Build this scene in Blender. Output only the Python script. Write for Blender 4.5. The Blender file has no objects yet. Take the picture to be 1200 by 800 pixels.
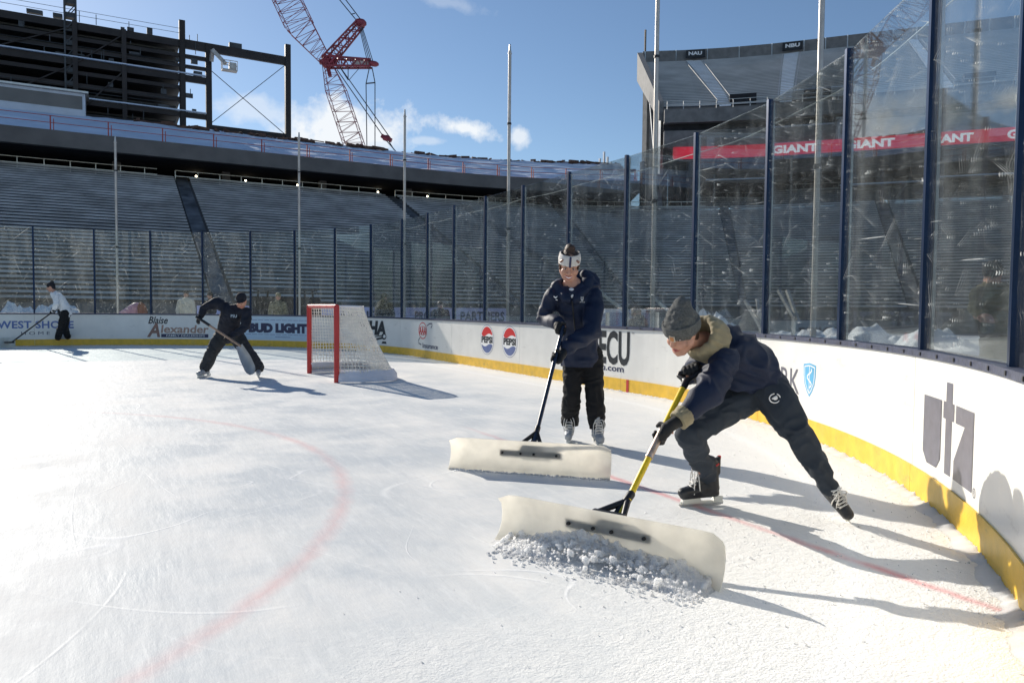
import bpy, bmesh, math, random
from mathutils import Vector, Matrix, noise
R_ = math.radians
S = bpy.context.scene
col = S.collection
rnd = random.Random(7)

# ------------------------------------------------------------------ camera
PIT, ROL, PSI, FPX = 0.04475, 0.00901, 0.50139, 858.6
CAM = Vector((-3.152, -12.474, 1.205))
RT = Vector((math.cos(PSI), -math.sin(PSI), 0)); FW = Vector((math.sin(PSI), math.cos(PSI), 0)); UP = Vector((0, 0, 1))
FF = FW*math.cos(PIT) - UP*math.sin(PIT); UU = FW*math.sin(PIT) + UP*math.cos(PIT)
CR = RT*math.cos(ROL) + UU*math.sin(ROL); CU = -RT*math.sin(ROL) + UU*math.cos(ROL)
cd = bpy.data.cameras.new('camera'); cam = bpy.data.objects.new('camera', cd); col.objects.link(cam)
cd.sensor_width = 36; cd.lens = FPX/1200*36; cd.clip_end = 3000; cd.clip_start = 0.05
M = Matrix((CR, CU, -FF)).transposed().to_4x4(); M.translation = CAM; cam.matrix_world = M
S.camera = cam

def ray(x, y):
    return FF + CR*((x-600)/FPX) + CU*((400-y)/FPX)
def at(x, y, D):
    "world point seen at photo position x, y at horizontal distance D in front of the lens"
    d = ray(x, y); return CAM + d*(D/d.dot(FW))
def gnd(x, y, z=0.0):
    d = ray(x, y); return CAM + d*((z-CAM.z)/d.z)
def dv(a, b, c):
    return (RT*a + UP*b + FW*c).normalized()

# ------------------------------------------------------------------ sky, sun, exposure
SUN_EL = R_(25.0); SUN_AZ = Vector((-0.20, 0.98, 0)).normalized()
SUN_DIR = SUN_AZ*math.cos(SUN_EL) + UP*math.sin(SUN_EL)
W = bpy.data.worlds.new("World"); S.world = W; W.use_nodes = True
nt = W.node_tree; N = nt.nodes; L = nt.links; N.clear()
out = N.new('ShaderNodeOutputWorld'); bg = N.new('ShaderNodeBackground'); L.new(bg.outputs[0], out.inputs[0])
sky = N.new('ShaderNodeTexSky'); sky.sky_type = 'NISHITA'; sky.sun_disc = False
sky.sun_elevation = SUN_EL; sky.sun_rotation = math.atan2(SUN_AZ.x, SUN_AZ.y); sky.altitude = 350
sky.air_density = 1.0; sky.dust_density = 0.2; sky.ozone_density = 3.0
bg.inputs['Strength'].default_value = 0.085
tc = N.new('ShaderNodeTexCoord')
nz = N.new('ShaderNodeTexNoise'); nz.inputs['Scale'].default_value = 26; nz.inputs['Detail'].default_value = 7; nz.inputs['Roughness'].default_value = .62
L.new(tc.outputs['Generated'], nz.inputs['Vector'])
nz2 = N.new('ShaderNodeTexNoise'); nz2.inputs['Scale'].default_value = 9; nz2.inputs['Detail'].default_value = 4
L.new(tc.outputs['Generated'], nz2.inputs['Vector'])
def vm(op, a, b):
    n = N.new('ShaderNodeVectorMath'); n.operation = op
    for i, q in enumerate((a, b)):
        if hasattr(q, 'links'): L.new(q, n.inputs[i])
        else: n.inputs[i].default_value = q
    return n
def mt(op, a, b=0.0, clamp=False, nodes=None, links=None):
    NN = nodes or N; LL = links or L
    n = NN.new('ShaderNodeMath'); n.operation = op; n.use_clamp = clamp
    for i, q in enumerate((a, b)):
        if hasattr(q, 'links'): LL.new(q, n.inputs[i])
        else: n.inputs[i].default_value = q
    return n.outputs[0]
total = None
#        photo-direction, half width, half height (radians), tilt, density
for (cx, cy, rw, rh, tilt, den) in ((400, 152, .085, .036, 0.05, 1.0), (436, 160, .045, .022, 0.0, .8), (540, 149, .052, .015, -.22, 1.0), (610, 160, .016, .013, 0, .8),
                                    (300, 130, .05, .018, -.1, .5), (525, 3, .05, .010, -.2, .22), (500, 165, .03, .006, 0, .4)):
    c = ray(cx, cy).normalized()
    ax = c.cross(UP).normalized(); ay = ax.cross(c).normalized()
    a2 = ax*math.cos(tilt)+ay*math.sin(tilt); b2 = -ax*math.sin(tilt)+ay*math.cos(tilt)
    dlt = vm('SUBTRACT', tc.outputs['Generated'], c).outputs[0]
    u = mt('DIVIDE', vm('DOT_PRODUCT', dlt, a2).outputs['Value'], rw)
    v = mt('DIVIDE', vm('DOT_PRODUCT', dlt, b2).outputs['Value'], rh)
    r = mt('SQRT', mt('ADD', mt('MULTIPLY', u, u), mt('MULTIPLY', v, v)))
    k = mt('SUBTRACT', 1.0, r)
    k = mt('ADD', k, mt('MULTIPLY', mt('SUBTRACT', nz.outputs['Fac'], .46), 2.4))
    k = mt('ADD', k, mt('MULTIPLY', mt('SUBTRACT', nz2.outputs['Fac'], .5), 1.0))
    k = mt('MULTIPLY', mt('MULTIPLY', k, 1.5, True), den)
    front = mt('GREATER_THAN', vm('DOT_PRODUCT', tc.outputs['Generated'], c).outputs['Value'], .6)
    k = mt('MULTIPLY', k, front)
    total = k if total is None else mt('MAXIMUM', total, k)
mx = N.new('ShaderNodeMixRGB'); L.new(total, mx.inputs[0]); L.new(sky.outputs[0], mx.inputs[1]); mx.inputs[2].default_value = (8.2, 8.6, 9.0, 1)
L.new(mx.outputs[0], bg.inputs['Color'])
sl = bpy.data.lights.new('sun', 'SUN'); sl.energy = 4.6; sl.angle = R_(0.55); sl.color = (1.0, .93, .82)
so = bpy.data.objects.new('sun', sl); col.objects.link(so); so.rotation_euler = SUN_DIR.to_track_quat('Z', 'Y').to_euler()
S.view_settings.view_transform = 'Standard'; S.view_settings.look = 'None'; S.view_settings.exposure = 0.37; S.view_settings.gamma = 1
S.view_settings.use_curve_mapping = False
S.render.engine = 'CYCLES'
S.cycles.transparent_max_bounces = 24; S.cycles.max_bounces = 7; S.cycles.diffuse_bounces = 3

# ------------------------------------------------------------------ materials
def mat(name, c, rough=.6, metal=0.0, var=.12, scale=8.0, bump=0.0, bscale=60.0, trans=0.0, spec=.5, stretch=None, sheen=0, emit=None, sss=0, scuff=0, clear=0):
    m = bpy.data.materials.new(name); m.use_nodes = True
    n = m.node_tree.nodes; l = m.node_tree.links; b = n['Principled BSDF']
    b.inputs['Roughness'].default_value = rough; b.inputs['Metallic'].default_value = metal
    b.inputs['Specular IOR Level'].default_value = spec
    if sss: b.inputs['Subsurface Weight'].default_value = 1; b.inputs['Subsurface Radius'].default_value = (1, 1, 1); b.inputs['Subsurface Scale'].default_value = sss
    if sheen: b.inputs['Sheen Weight'].default_value = sheen
    t = n.new('ShaderNodeTexCoord'); mp = n.new('ShaderNodeMapping'); l.new(t.outputs['Object'], mp.inputs[0])
    if stretch: mp.inputs['Scale'].default_value = stretch
    z = n.new('ShaderNodeTexNoise'); z.inputs['Scale'].default_value = scale; z.inputs['Detail'].default_value = 5
    l.new(mp.outputs[0], z.inputs['Vector'])
    mr = n.new('ShaderNodeMapRange'); mr.inputs['From Min'].default_value = .3; mr.inputs['From Max'].default_value = .7
    mr.inputs['To Min'].default_value = 1-var; mr.inputs['To Max'].default_value = 1+var; l.new(z.outputs['Fac'], mr.inputs['Value'])
    vmx = n.new('ShaderNodeVectorMath'); vmx.operation = 'SCALE'; vmx.inputs[0].default_value = c[:3]; l.new(mr.outputs[0], vmx.inputs['Scale'])
    l.new(vmx.outputs[0], b.inputs['Base Color'])
    if scuff:
        prevc = vmx.outputs[0]
        for (st, sc_, thr, gain, amt, cc) in (((1, 1, 3.2), 2.6, .60, 9, .5, (.10, .10, .11)), ((1, 1, .12), 3.5, .52, 3.0, .20, (.50, .48, .45)), ((1, 1, 1), 55, .70, 14, .6, (.06, .06, .07))):
            m2_ = n.new('ShaderNodeMapping'); m2_.inputs['Scale'].default_value = st; l.new(t.outputs['Object'], m2_.inputs[0])
            z3 = n.new('ShaderNodeTexNoise'); z3.inputs['Scale'].default_value = sc_; z3.inputs['Detail'].default_value = 6; z3.inputs['Roughness'].default_value = .7; l.new(m2_.outputs[0], z3.inputs['Vector'])
            f_ = mt('MULTIPLY', mt('MULTIPLY', mt('SUBTRACT', z3.outputs['Fac'], thr, False, n, l), gain, True, n, l), amt*scuff, False, n, l)
            q_ = n.new('ShaderNodeMixRGB'); l.new(f_, q_.inputs[0]); l.new(prevc, q_.inputs[1]); q_.inputs[2].default_value = (*cc, 1); prevc = q_.outputs[0]
        l.new(prevc, b.inputs['Base Color'])
    if bump:
        z2 = n.new('ShaderNodeTexNoise'); z2.inputs['Scale'].default_value = bscale; z2.inputs['Detail'].default_value = 4
        l.new(mp.outputs[0], z2.inputs['Vector'])
        bp = n.new('ShaderNodeBump'); bp.inputs['Strength'].default_value = bump; bp.inputs['Distance'].default_value = .01
        l.new(z2.outputs['Fac'], bp.inputs['Height']); l.new(bp.outputs[0], b.inputs['Normal'])
    if trans:
        tr = n.new('ShaderNodeBsdfTranslucent'); l.new(vmx.outputs[0], tr.inputs[0])
        ms = n.new('ShaderNodeMixShader'); ms.inputs[0].default_value = trans
        o = n['Material Output']; l.new(b.outputs[0], ms.inputs[1]); l.new(tr.outputs[0], ms.inputs[2]); l.new(ms.outputs[0], o.inputs[0])
        if clear:
            tp_ = n.new('ShaderNodeBsdfTransparent'); m4 = n.new('ShaderNodeMixShader'); m4.inputs[0].default_value = clear
            l.new(ms.outputs[0], m4.inputs[1]); l.new(tp_.outputs[0], m4.inputs[2]); l.new(m4.outputs[0], o.inputs[0])
    if emit:
        b.inputs['Emission Color'].default_value = (*emit[0], 1); b.inputs['Emission Strength'].default_value = emit[1]
    return m
MT = dict(
    board=mat('board_white', (.80, .79, .75), .28, 0, .05, 3, .04, 14, scuff=.55),
    kick=mat('kick_yellow', (.80, .49, .04), .4, 0, .12, 9, .2, 70, scuff=.8),
    cap=mat('cap_rail_navy', (.055, .065, .11), .42, .2, .3, 25, .25, 60),
    post=mat('post_navy', (.006, .022, .065), .35, .5, .15, 5),
    alu=mat('aluminium', (.55, .53, .5), .38, .85, .1, 4),
    pole=mat('pole_metal', (.50, .46, .42), .45, .55, .2, 3),
    concrete=mat('concrete', (.20, .195, .19), .85, 0, .2, 1.2, .3, 8),
    fascia=mat('fascia_concrete', (.165, .15, .14), .8, 0, .18, .6, .3, 8),
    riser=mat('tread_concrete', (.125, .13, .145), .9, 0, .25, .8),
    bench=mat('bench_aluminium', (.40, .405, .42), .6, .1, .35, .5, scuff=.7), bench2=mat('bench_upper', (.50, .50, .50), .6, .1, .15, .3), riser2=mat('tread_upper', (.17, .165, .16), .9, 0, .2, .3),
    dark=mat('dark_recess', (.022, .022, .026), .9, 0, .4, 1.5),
    steel=mat('brown_steel', (.035, .028, .026), .6, .3, .3, .5),
    deck=mat('metal_deck', (.075, .08, .085), .6, .4, .3, .8),
    snow=mat('snow', (.93, .94, .95), .8, 0, .02, 30, .2, 140, sss=.06, trans=.3), bank=mat('bank_snow', (.86, .88, .91), .8, 0, .05, 5, .5, 20, trans=.2),
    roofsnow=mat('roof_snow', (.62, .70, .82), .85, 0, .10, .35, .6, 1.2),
    redpaint=mat('red_paint', (.50, .03, .03), .38, .0, .1, 6),
    railred=mat('rail_red', (.45, .06, .04), .6),
    whitepaint=mat('white_wall', (.62, .66, .72), .6, 0, .08, 1),
    ribbon=mat('ribbon_red', (.55, .015, .04), .5, 0, .15, .5, emit=((1, .02, .06), .35)),
    ribbonw=mat('ribbon_white', (.8, .8, .8), .5, emit=((1, 1, 1), .5)),
    banner=mat('banner_lilac', (.86, .74, .98), .6, 0, .06, 2),
    inknavy=mat('print_navy', (.020, .026, .085), .35, 0, .05), inkblack=mat('print_black', (.016, .02, .026), .35, 0, .05),
    inkblue=mat('print_blue', (.10, .17, .42), .35), inkred=mat('print_red', (.62, .02, .02), .35, 0, .05), inkbrown=mat('print_brown', (.26, .14, .11), .35),
    inktan=mat('print_tan', (.42, .26, .2), .4), inkgrey=mat('print_grey', (.125, .125, .16), .35, 0, .15, 14), inkpanel=mat('print_pale_blue', (.52, .66, .78), .3, 0, .03),
    inksky=mat('print_sky_blue', (.10, .40, .66), .35), inkpb=mat('print_slate_blue', (.11, .15, .33), .35), inkwhite=mat('print_white', (.85, .85, .84), .35, 0, .02),
    yellow=mat('fibreglass_yellow', (.80, .56, .015), .32, 0, .08, 20), black=mat('black_plastic', (.012, .012, .014), .4),
    handle_navy=mat('handle_dark_blue', (.018, .03, .06), .35), blade=mat('shovel_plastic', (.90, .875, .81), .4, 0, .07, 9, .08, 20, trans=.70, clear=.10), aislesnow=mat('aisle_snow', (.86, .92, 1.0), .8, 0, .1, .5), aislegrey=mat('aisle_concrete', (.15, .15, .155), .95, 0, .5, .9, spec=.1),
    ferrule=mat('ferrule_metal', (.55, .42, .33), .4, .5, .35, 40),
    jacket=mat('jacket_navy', (.008, .016, .044), .6, 0, .06, 12, .25, 260, spec=.35), trouser=mat('trouser_slate', (.028, .038, .053), .85, 0, .12, 10, .3, 400),
    blackcloth=mat('cloth_black', (.005, .005, .006), .85, 0, .2, 12, .3, 260), darkjacket=mat('jacket_black', (.008, .011, .022), .8, 0, .3, 8),
    greypants=mat('trouser_charcoal', (.03, .033, .037), .85, 0, .2, 14, .2, 100),
    khaki=mat('collar_khaki', (.30, .25, .15), .8, 0, .12, 14, .4, 200, sheen=.1), knit=mat('beanie_grey', (.115, .118, .112), .95, 0, .35, 90, .9, 330, sheen=.15),
    knitdark=mat('beanie_dark', (.02, .02, .025), .95, 0, .3, 60), knitwhite=mat('headband_white', (.72, .68, .64), .9, 0, .08, 60, .6, 300),
    hair=mat('hair_dark_brown', (.075, .038, .022), .5, 0, .4, 60, .6, 240), skin=mat('skin', (.56, .29, .20), .5, 0, .08, 20, .06, 90),
    lips=mat('lips', (.42, .10, .085), .45), teeth=mat('teeth', (.8, .77, .72), .3), eye=mat('eye_dark', (.02, .012, .01), .2), eyewhite=mat('eye_white', (.7, .68, .66), .3),
    glove=mat('glove_black', (.009, .009, .010), .7, 0, .2, 40, .3, 300), boot=mat('skate_boot_black', (.018, .020, .024), .42, 0, .3, 30, .3, 120),
    bootgrey=mat('skate_boot_grey', (.34, .36, .38), .45, 0, .2, 25), lace=mat('laces_white', (.72, .70, .66), .8), holder=mat('skate_holder_white', (.70, .70, .64), .4),
    blade_steel=mat('skate_steel', (.6, .6, .6), .25, .9), red=mat('red_trim', (.55, .03, .03), .6), patch=mat('patch_orange', (.60, .24, .08), .6), tag=mat('tag_beige', (.6, .5, .38), .7),
    jersey=mat('jersey_white', (.82, .82, .82), .8, 0, .08, 10), camo=mat('camouflage', (.20, .18, .12), .9, 0, .7, 14), cream=mat('hoodie_cream', (.62, .57, .47), .9, 0, .1, 10),
    olive=mat('jacket_olive', (.12, .10, .045), .85, 0, .35, 9, .3, 60), shovelgrey=mat('scoop_grey', (.36, .37, .38), .4, .3, .15, 8), wood=mat('shaft_wood', (.36, .24, .17), .5),
    cord=mat('net_cord', (.80, .78, .72), .8), canvas=mat('net_canvas', (.74, .74, .80), .7, 0, .06, 8, .2, 40), cable=mat('cable_pale', (.55, .56, .54), .5),
    crane=mat('crane_red', (.24, .035, .055), .5, .1, .25, .4), craneline=mat('crane_cable', (.05, .06, .08), .5), cranew=mat('crane_white', (.6, .6, .6), .5),
    tarp=mat('tarp_blue', (.12, .2, .36), .6, 0, .3, 2), pink=mat('plastic_pink', (.60, .30, .36), .5), rust=mat('cushion_brown', (.26, .09, .05), .7),
)
def glass_mat():
    m = bpy.data.materials.new('scratched_glass'); m.use_nodes = True
    n = m.node_tree.nodes; l = m.node_tree.links; n.clear()
    def M_(op, a, b=0.0, cl=False): return mt(op, a, b, cl, n, l)
    o = n.new('ShaderNodeOutputMaterial'); t = n.new('ShaderNodeTexCoord'); oi = n.new('ShaderNodeObjectInfo')
    ad = n.new('ShaderNodeVectorMath'); ad.operation = 'ADD'; l.new(t.outputs['UV'], ad.inputs[0])
    sc = n.new('ShaderNodeVectorMath'); sc.operation = 'SCALE'; sc.inputs[0].default_value = (31, 17, 23); l.new(oi.outputs['Random'], sc.inputs['Scale'])
    l.new(sc.outputs[0], ad.inputs[1])
    def nz_(scale, detail=3, rough=.5, stretch=None, dist=0, rot=0.0):
        mp0 = n.new('ShaderNodeMapping'); l.new(ad.outputs[0], mp0.inputs[0]); mp0.inputs['Rotation'].default_value = (0, 0, rot)
        mp = n.new('ShaderNodeMapping'); l.new(mp0.outputs[0], mp.inputs[0])
        if stretch: mp.inputs['Scale'].default_value = stretch
        z = n.new('ShaderNodeTexNoise'); z.inputs['Scale'].default_value = scale; z.inputs['Detail'].default_value = detail; z.inputs['Roughness'].default_value = rough
        z.inputs['Distortion'].default_value = dist
        l.new(mp.outputs[0], z.inputs['Vector']); return z.outputs['Fac']
    def band(x, w):   # thin curve where noise crosses .5
        return M_('SUBTRACT', 1.0, M_('MULTIPLY', M_('ABSOLUTE', M_('SUBTRACT', x, .5)), 1.0/w), True)
    big = nz_(.9, 2)
    region = M_('MULTIPLY', M_('SUBTRACT', nz_(1.7, 2), .44), 6, True)
    smear = M_('MULTIPLY', M_('SUBTRACT', nz_(3.0, 6, .65, (1, 1, .22)), .47), 2.6, True)
    specks = M_('MULTIPLY', M_('SUBTRACT', nz_(21, 2), .69), 16, True)
    specks2 = M_('MULTIPLY', M_('SUBTRACT', nz_(30, 4, .6), .655), 12, True)
    scr = None
    for (rot, sc_, thr) in ((.45, 1.0, .70), (-.75, .9, .71), (1.25, 1.2, .70), (.05, .8, .715), (-.3, 2.0, .70)):
        q = M_('MULTIPLY', M_('SUBTRACT', nz_(sc_, 2, .5, (1.6, 75, 1), 0, rot), thr), 14, True)
        scr = q if scr is None else M_('MAXIMUM', scr, q)
    curl = M_('MULTIPLY', band(nz_(.7, 1, .4, None, .25), .0016), M_('MULTIPLY', M_('SUBTRACT', nz_(2.2), .55), 8, True))
    smear = M_('MULTIPLY', M_('SUBTRACT', nz_(1.4, 6, .65, (2.2, .45, 1)), .46), 2.8, True)
    d = M_('ADD', .010, M_('MULTIPLY', smear, .065))
    d = M_('ADD', d, M_('MULTIPLY', specks, M_('ADD', .16, M_('MULTIPLY', region, .6))))
    d = M_('ADD', d, M_('MULTIPLY', M_('MULTIPLY', specks2, M_('ADD', region, .08)), .55))
    d = M_('ADD', d, M_('MULTIPLY', M_('MAXIMUM', scr, curl), .42), True)
    tr = n.new('ShaderNodeBsdfTransparent'); tr.inputs[0].default_value = (.93, .965, .965, 1)
    gl = n.new('ShaderNodeBsdfGlossy'); gl.inputs['Roughness'].default_value = .015
    fr = n.new('ShaderNodeFresnel'); fr.inputs[0].default_value = 1.25
    m1 = n.new('ShaderNodeMixShader'); l.new(M_('MULTIPLY', fr.outputs[0], .6), m1.inputs[0]); l.new(tr.outputs[0], m1.inputs[1]); l.new(gl.outputs[0], m1.inputs[2])
    df = n.new('ShaderNodeBsdfDiffuse'); df.inputs[0].default_value = (.8, .8, .78, 1)
    tl = n.new('ShaderNodeBsdfTranslucent'); tl.inputs[0].default_value = (.8, .8, .76, 1)
    m2 = n.new('ShaderNodeMixShader'); m2.inputs[0].default_value = .5; l.new(df.outputs[0], m2.inputs[1]); l.new(tl.outputs[0], m2.inputs[2])
    m3 = n.new('ShaderNodeMixShader'); l.new(d, m3.inputs[0]); l.new(m1.outputs[0], m3.inputs[1]); l.new(m2.outputs[0], m3.inputs[2])
    l.new(m3.outputs[0], o.inputs[0]); return m
MT['glass'] = glass_mat()

# ------------------------------------------------------------------ mesh helpers
def tag(o, label=None, cat=None, group=None, kind=None):
    if label: o['label'] = label
    if cat: o['category'] = cat
    if group: o['group'] = group
    if kind: o['kind'] = kind
    return o
def empty(name, loc, label=None, cat=None, group=None):
    o = bpy.data.objects.new(name, None); col.objects.link(o); o.location = loc; o.empty_display_size = .1
    return tag(o, label, cat, group)
def obj(name, bm, m, parent=None, smooth=False, loc=None, nosplit=False):
    "links bm (world coordinates) as one mesh object; its origin is put at its thing's base"
    if smooth:
        bm.normal_update()
        es = [e for e in bm.edges if len(e.link_faces) == 2 and e.calc_face_angle(0) > .75]
        if es and len(bm.faces) < 60000 and not nosplit: bmesh.ops.split_edges(bm, edges=es)
    me = bpy.data.meshes.new(name); bm.to_mesh(me); bm.free()
    me.materials.append(MT[m] if isinstance(m, str) else m)
    if smooth:
        for p in me.polygons: p.use_smooth = True
    o = bpy.data.objects.new(name, me); col.objects.link(o)
    if parent is not None:
        o.parent = parent
        w = Vector((0, 0, 0)); p = parent
        while p is not None: w += p.location; p = p.parent
        me.transform(Matrix.Translation(-w))
    elif loc is not None:
        o.location = loc; me.transform(Matrix.Translation(-Vector(loc)))
    return o
def box(bm, c, sx, sy, sz, X=Vector((1, 0, 0)), Y=None, Z=Vector((0, 0, 1))):
    Y = Y or Z.cross(X)
    c = Vector(c); v = []
    for k in (-1, 1):
        for j in (-1, 1):
            for i in (-1, 1):
                v.append(bm.verts.new(c + X*(i*sx/2) + Y*(j*sy/2) + Z*(k*sz/2)))
    for f in ((0, 2, 3, 1), (4, 5, 7, 6), (0, 1, 5, 4), (2, 6, 7, 3), (0, 4, 6, 2), (1, 3, 7, 5)): bm.faces.new([v[i] for i in f])
def beam(bm, a, b, w, h=None, up=UP):
    a, b = Vector(a), Vector(b); d = b-a; ln = d.length
    if ln < 1e-5: return
    X = d/ln
    if abs(X.dot(up)) > .98: up = Vector((1, 0, 0)) if abs(X.x) < .9 else Vector((0, 1, 0))
    Y = up.cross(X).normalized(); Z = X.cross(Y)
    box(bm, (a+b)/2, ln, w, h or w, X, Y, Z)
def frame(d):
    d = d.normalized(); u = UP if abs(d.z) < .95 else Vector((1, 0, 0))
    x = u.cross(d).normalized(); return x, d.cross(x)
def tube(bm, pts, r, n=8, r1=None, caps=True):
    pts = [Vector(p) for p in pts]; rings = []; px_ = None
    for i, p in enumerate(pts):
        d = (pts[min(i+1, len(pts)-1)]-pts[max(i-1, 0)])
        x, y = frame(d) if px_ is None else (None, None)
        if px_ is not None:
            dn = d.normalized(); x = (px_-dn*px_.dot(dn)).normalized(); y = dn.cross(x)
        px_ = x
        rr = r if r1 is None else r+(r1-r)*i/(len(pts)-1)
        rings.append([bm.verts.new(p+x*(rr*math.cos(2*math.pi*k/n))+y*(rr*math.sin(2*math.pi*k/n))) for k in range(n)])
    for a, b in zip(rings, rings[1:]):
        for k in range(n): bm.faces.new((a[k], a[(k+1) % n], b[(k+1) % n], b[k]))
    if caps: bm.faces.new(rings[0][::-1]); bm.faces.new(rings[-1])
def cap(bm, a, ra, b, rb, side=None, sq=1.0, n=16):
    "tapered capsule; side, sq: scale of the cross-section along the side vector"
    a, b = Vector(a), Vector(b); d = b-a; ln = d.length
    D = d/ln if ln > 1e-6 else Vector((0, 0, 1))
    if side is None: x, y = frame(D)
    else: x = (side-D*side.dot(D)).normalized(); y = D.cross(x)
    prof = []
    for k in range(0, 5): t = -math.pi/2+math.pi/2*k/4; prof.append((ra*math.sin(t), ra*math.cos(t)))
    for k in range(1, 3): prof.append((ln*k/3, ra+(rb-ra)*k/3))
    for k in range(0, 5): t = math.pi/2*k/4; prof.append((ln+rb*math.sin(t), rb*math.cos(t)))
    rings = []
    for (z, r) in prof:
        r = max(r, 1e-4)
        rings.append([bm.verts.new(a+D*z+x*(sq*r*math.cos(2*math.pi*k/n))+y*(r*math.sin(2*math.pi*k/n))) for k in range(n)])
    for p, q in zip(rings, rings[1:]):
        for k in range(n): bm.faces.new((p[k], p[(k+1) % n], q[(k+1) % n], q[k]))
    bm.faces.new(rings[0][::-1]); bm.faces.new(rings[-1])
def chain(bm, pts, rads, side=None, sq=1.0):
    for i in range(len(pts)-1): cap(bm, pts[i], rads[i], pts[i+1], rads[i+1], side, sq)
def ell(bm, c, rx, ry, rz, X=Vector((1, 0, 0)), Y=Vector((0, 1, 0)), Z=Vector((0, 0, 1)), n=16):
    c = Vector(c); rings = []
    for i in range(1, n//2):
        t = math.pi*i/(n//2)
        rings.append([bm.verts.new(c+X*(rx*math.sin(t)*math.cos(2*math.pi*k/n))+Y*(ry*math.sin(t)*math.sin(2*math.pi*k/n))+Z*(rz*math.cos(t))) for k in range(n)])
    top = bm.verts.new(c+Z*rz); bot = bm.verts.new(c-Z*rz)
    for a, b in zip(rings, rings[1:]):
        for k in range(n): bm.faces.new((a[k], b[k], b[(k+1) % n], a[(k+1) % n]))
    for k in range(n): bm.faces.new((top, rings[0][k], rings[0][(k+1) % n])); bm.faces.new((bot, rings[-1][(k+1) % n], rings[-1][k]))
def remesh(name, bm, m, parent, voxel=.012, smooth=6, wr=0.0, wf=14.0, seed=0, fn=None):
    "union of overlapping closed shapes as one continuous skin; wr: cloth fold depth in metres"
    me = bpy.data.meshes.new('t'); bm.to_mesh(me); bm.free()
    o = bpy.data.objects.new('t', me); col.objects.link(o)
    r = o.modifiers.new('r', 'REMESH'); r.mode = 'VOXEL'; r.voxel_size = voxel
    s = o.modifiers.new('s', 'SMOOTH'); s.iterations = smooth; s.factor = .6
    dg = bpy.context.evaluated_depsgraph_get(); m2 = bpy.data.meshes.new_from_object(o.evaluated_get(dg))
    bpy.data.objects.remove(o); bpy.data.meshes.remove(me)
    b2 = bmesh.new(); b2.from_mesh(m2); bpy.data.meshes.remove(m2)
    if wr or fn:
        b2.normal_update(); off = Vector((seed*7.3, seed*3.1, seed*5.7)); mv = []
        for v in b2.verts:
            d = 0
            if wr:
                q = v.co*wf+off; q.z *= 1.5
                w = noise.noise_vector(q*.35)*1.3
                a = 1-abs(noise.noise(q+w))*2.2
                d = (max(a, -.6)-.45)*wr + noise.noise(v.co*wf*.45+off)*wr*1.2
            mv.append(v.normal*d)
        for v, q in zip(b2.verts, mv): v.co += q
        if fn:
            for v in b2.verts: fn(v)
    return obj(name, b2, m, parent, smooth=True, nosplit=True)

# text as flat mesh, mapped by a function (x, y) -> world point
def text_shape(s, bold=0.0, shear=0.0, space=1.0):
    cu = bpy.data.curves.new('t', 'FONT'); cu.body = s; cu.offset = bold; cu.shear = shear; cu.space_character = space; cu.resolution_u = 3
    o = bpy.data.objects.new('t', cu); col.objects.link(o)
    dg = bpy.context.evaluated_depsgraph_get(); me = bpy.data.meshes.new_from_object(o.evaluated_get(dg))
    vs = [v.co.copy() for v in me.vertices]; fs = [tuple(p.vertices) for p in me.polygons]
    bpy.data.objects.remove(o); bpy.data.curves.remove(cu); bpy.data.meshes.remove(me)
    x0 = min(v.x for v in vs); x1 = max(v.x for v in vs); y0 = min(v.y for v in vs); y1 = max(v.y for v in vs)
    return [((v.x-x0)/(x1-x0), (v.y-y0)/(y1-y0)) for v in vs], fs
def put_shape(name, vs, fs, fn, m, parent=None):
    bm = bmesh.new(); V = [bm.verts.new(fn(*v)) for v in vs]
    for f in fs:
        try: bm.faces.new([V[i] for i in f])
        except ValueError: pass
    return obj(name, bm, m, parent)

# ------------------------------------------------------------------ rink geometry (x = behind the goal line, y = away along it)
RE, RW, RR = 3.40, 12.65, 8.46; BH, GH = .948, 2.45
SL = RW-RR; SA = math.pi/2*RR
def board(s, off=0.0):
    "arc length s along the boards (0 = middle of the end boards, negative = far side) -> point and inward normal"
    sg = 1 if s >= 0 else -1; t = abs(s)
    if t <= SL: p = (RE, t); n = (-1, 0)
    elif t <= SL+SA:
        a = (t-SL)/RR; p = (RE-RR+RR*math.cos(a), SL+RR*math.sin(a)); n = (-math.cos(a), -math.sin(a))
    else: p = (RE-RR-(t-SL-SA), RW); n = (0, -1)
    return Vector((p[0]-off*n[0], -sg*(p[1]-off*n[1]), 0)), Vector((n[0], -sg*n[1], 0))
def strip(bm, s0, s1, z0, z1, o0, o1, step=.25):
    "solid strip of the boards between arc lengths, heights and offsets (o grows outward)"
    n = max(1, int((s1-s0)/step)); rings = []
    for i in range(n+1):
        s = s0+(s1-s0)*i/n
        a = board(s, o0)[0]; b = board(s, o1)[0]
        rings.append([bm.verts.new(p+UP*z) for p, z in ((a, z0), (a, z1), (b, z1), (b, z0))])
    for p, q in zip(rings, rings[1:]):
        for k in range(4): bm.faces.new((p[k], q[k], q[(k+1) % 4], p[(k+1) % 4]))
    bm.faces.new(rings[0]); bm.faces.new(rings[-1][::-1])

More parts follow.
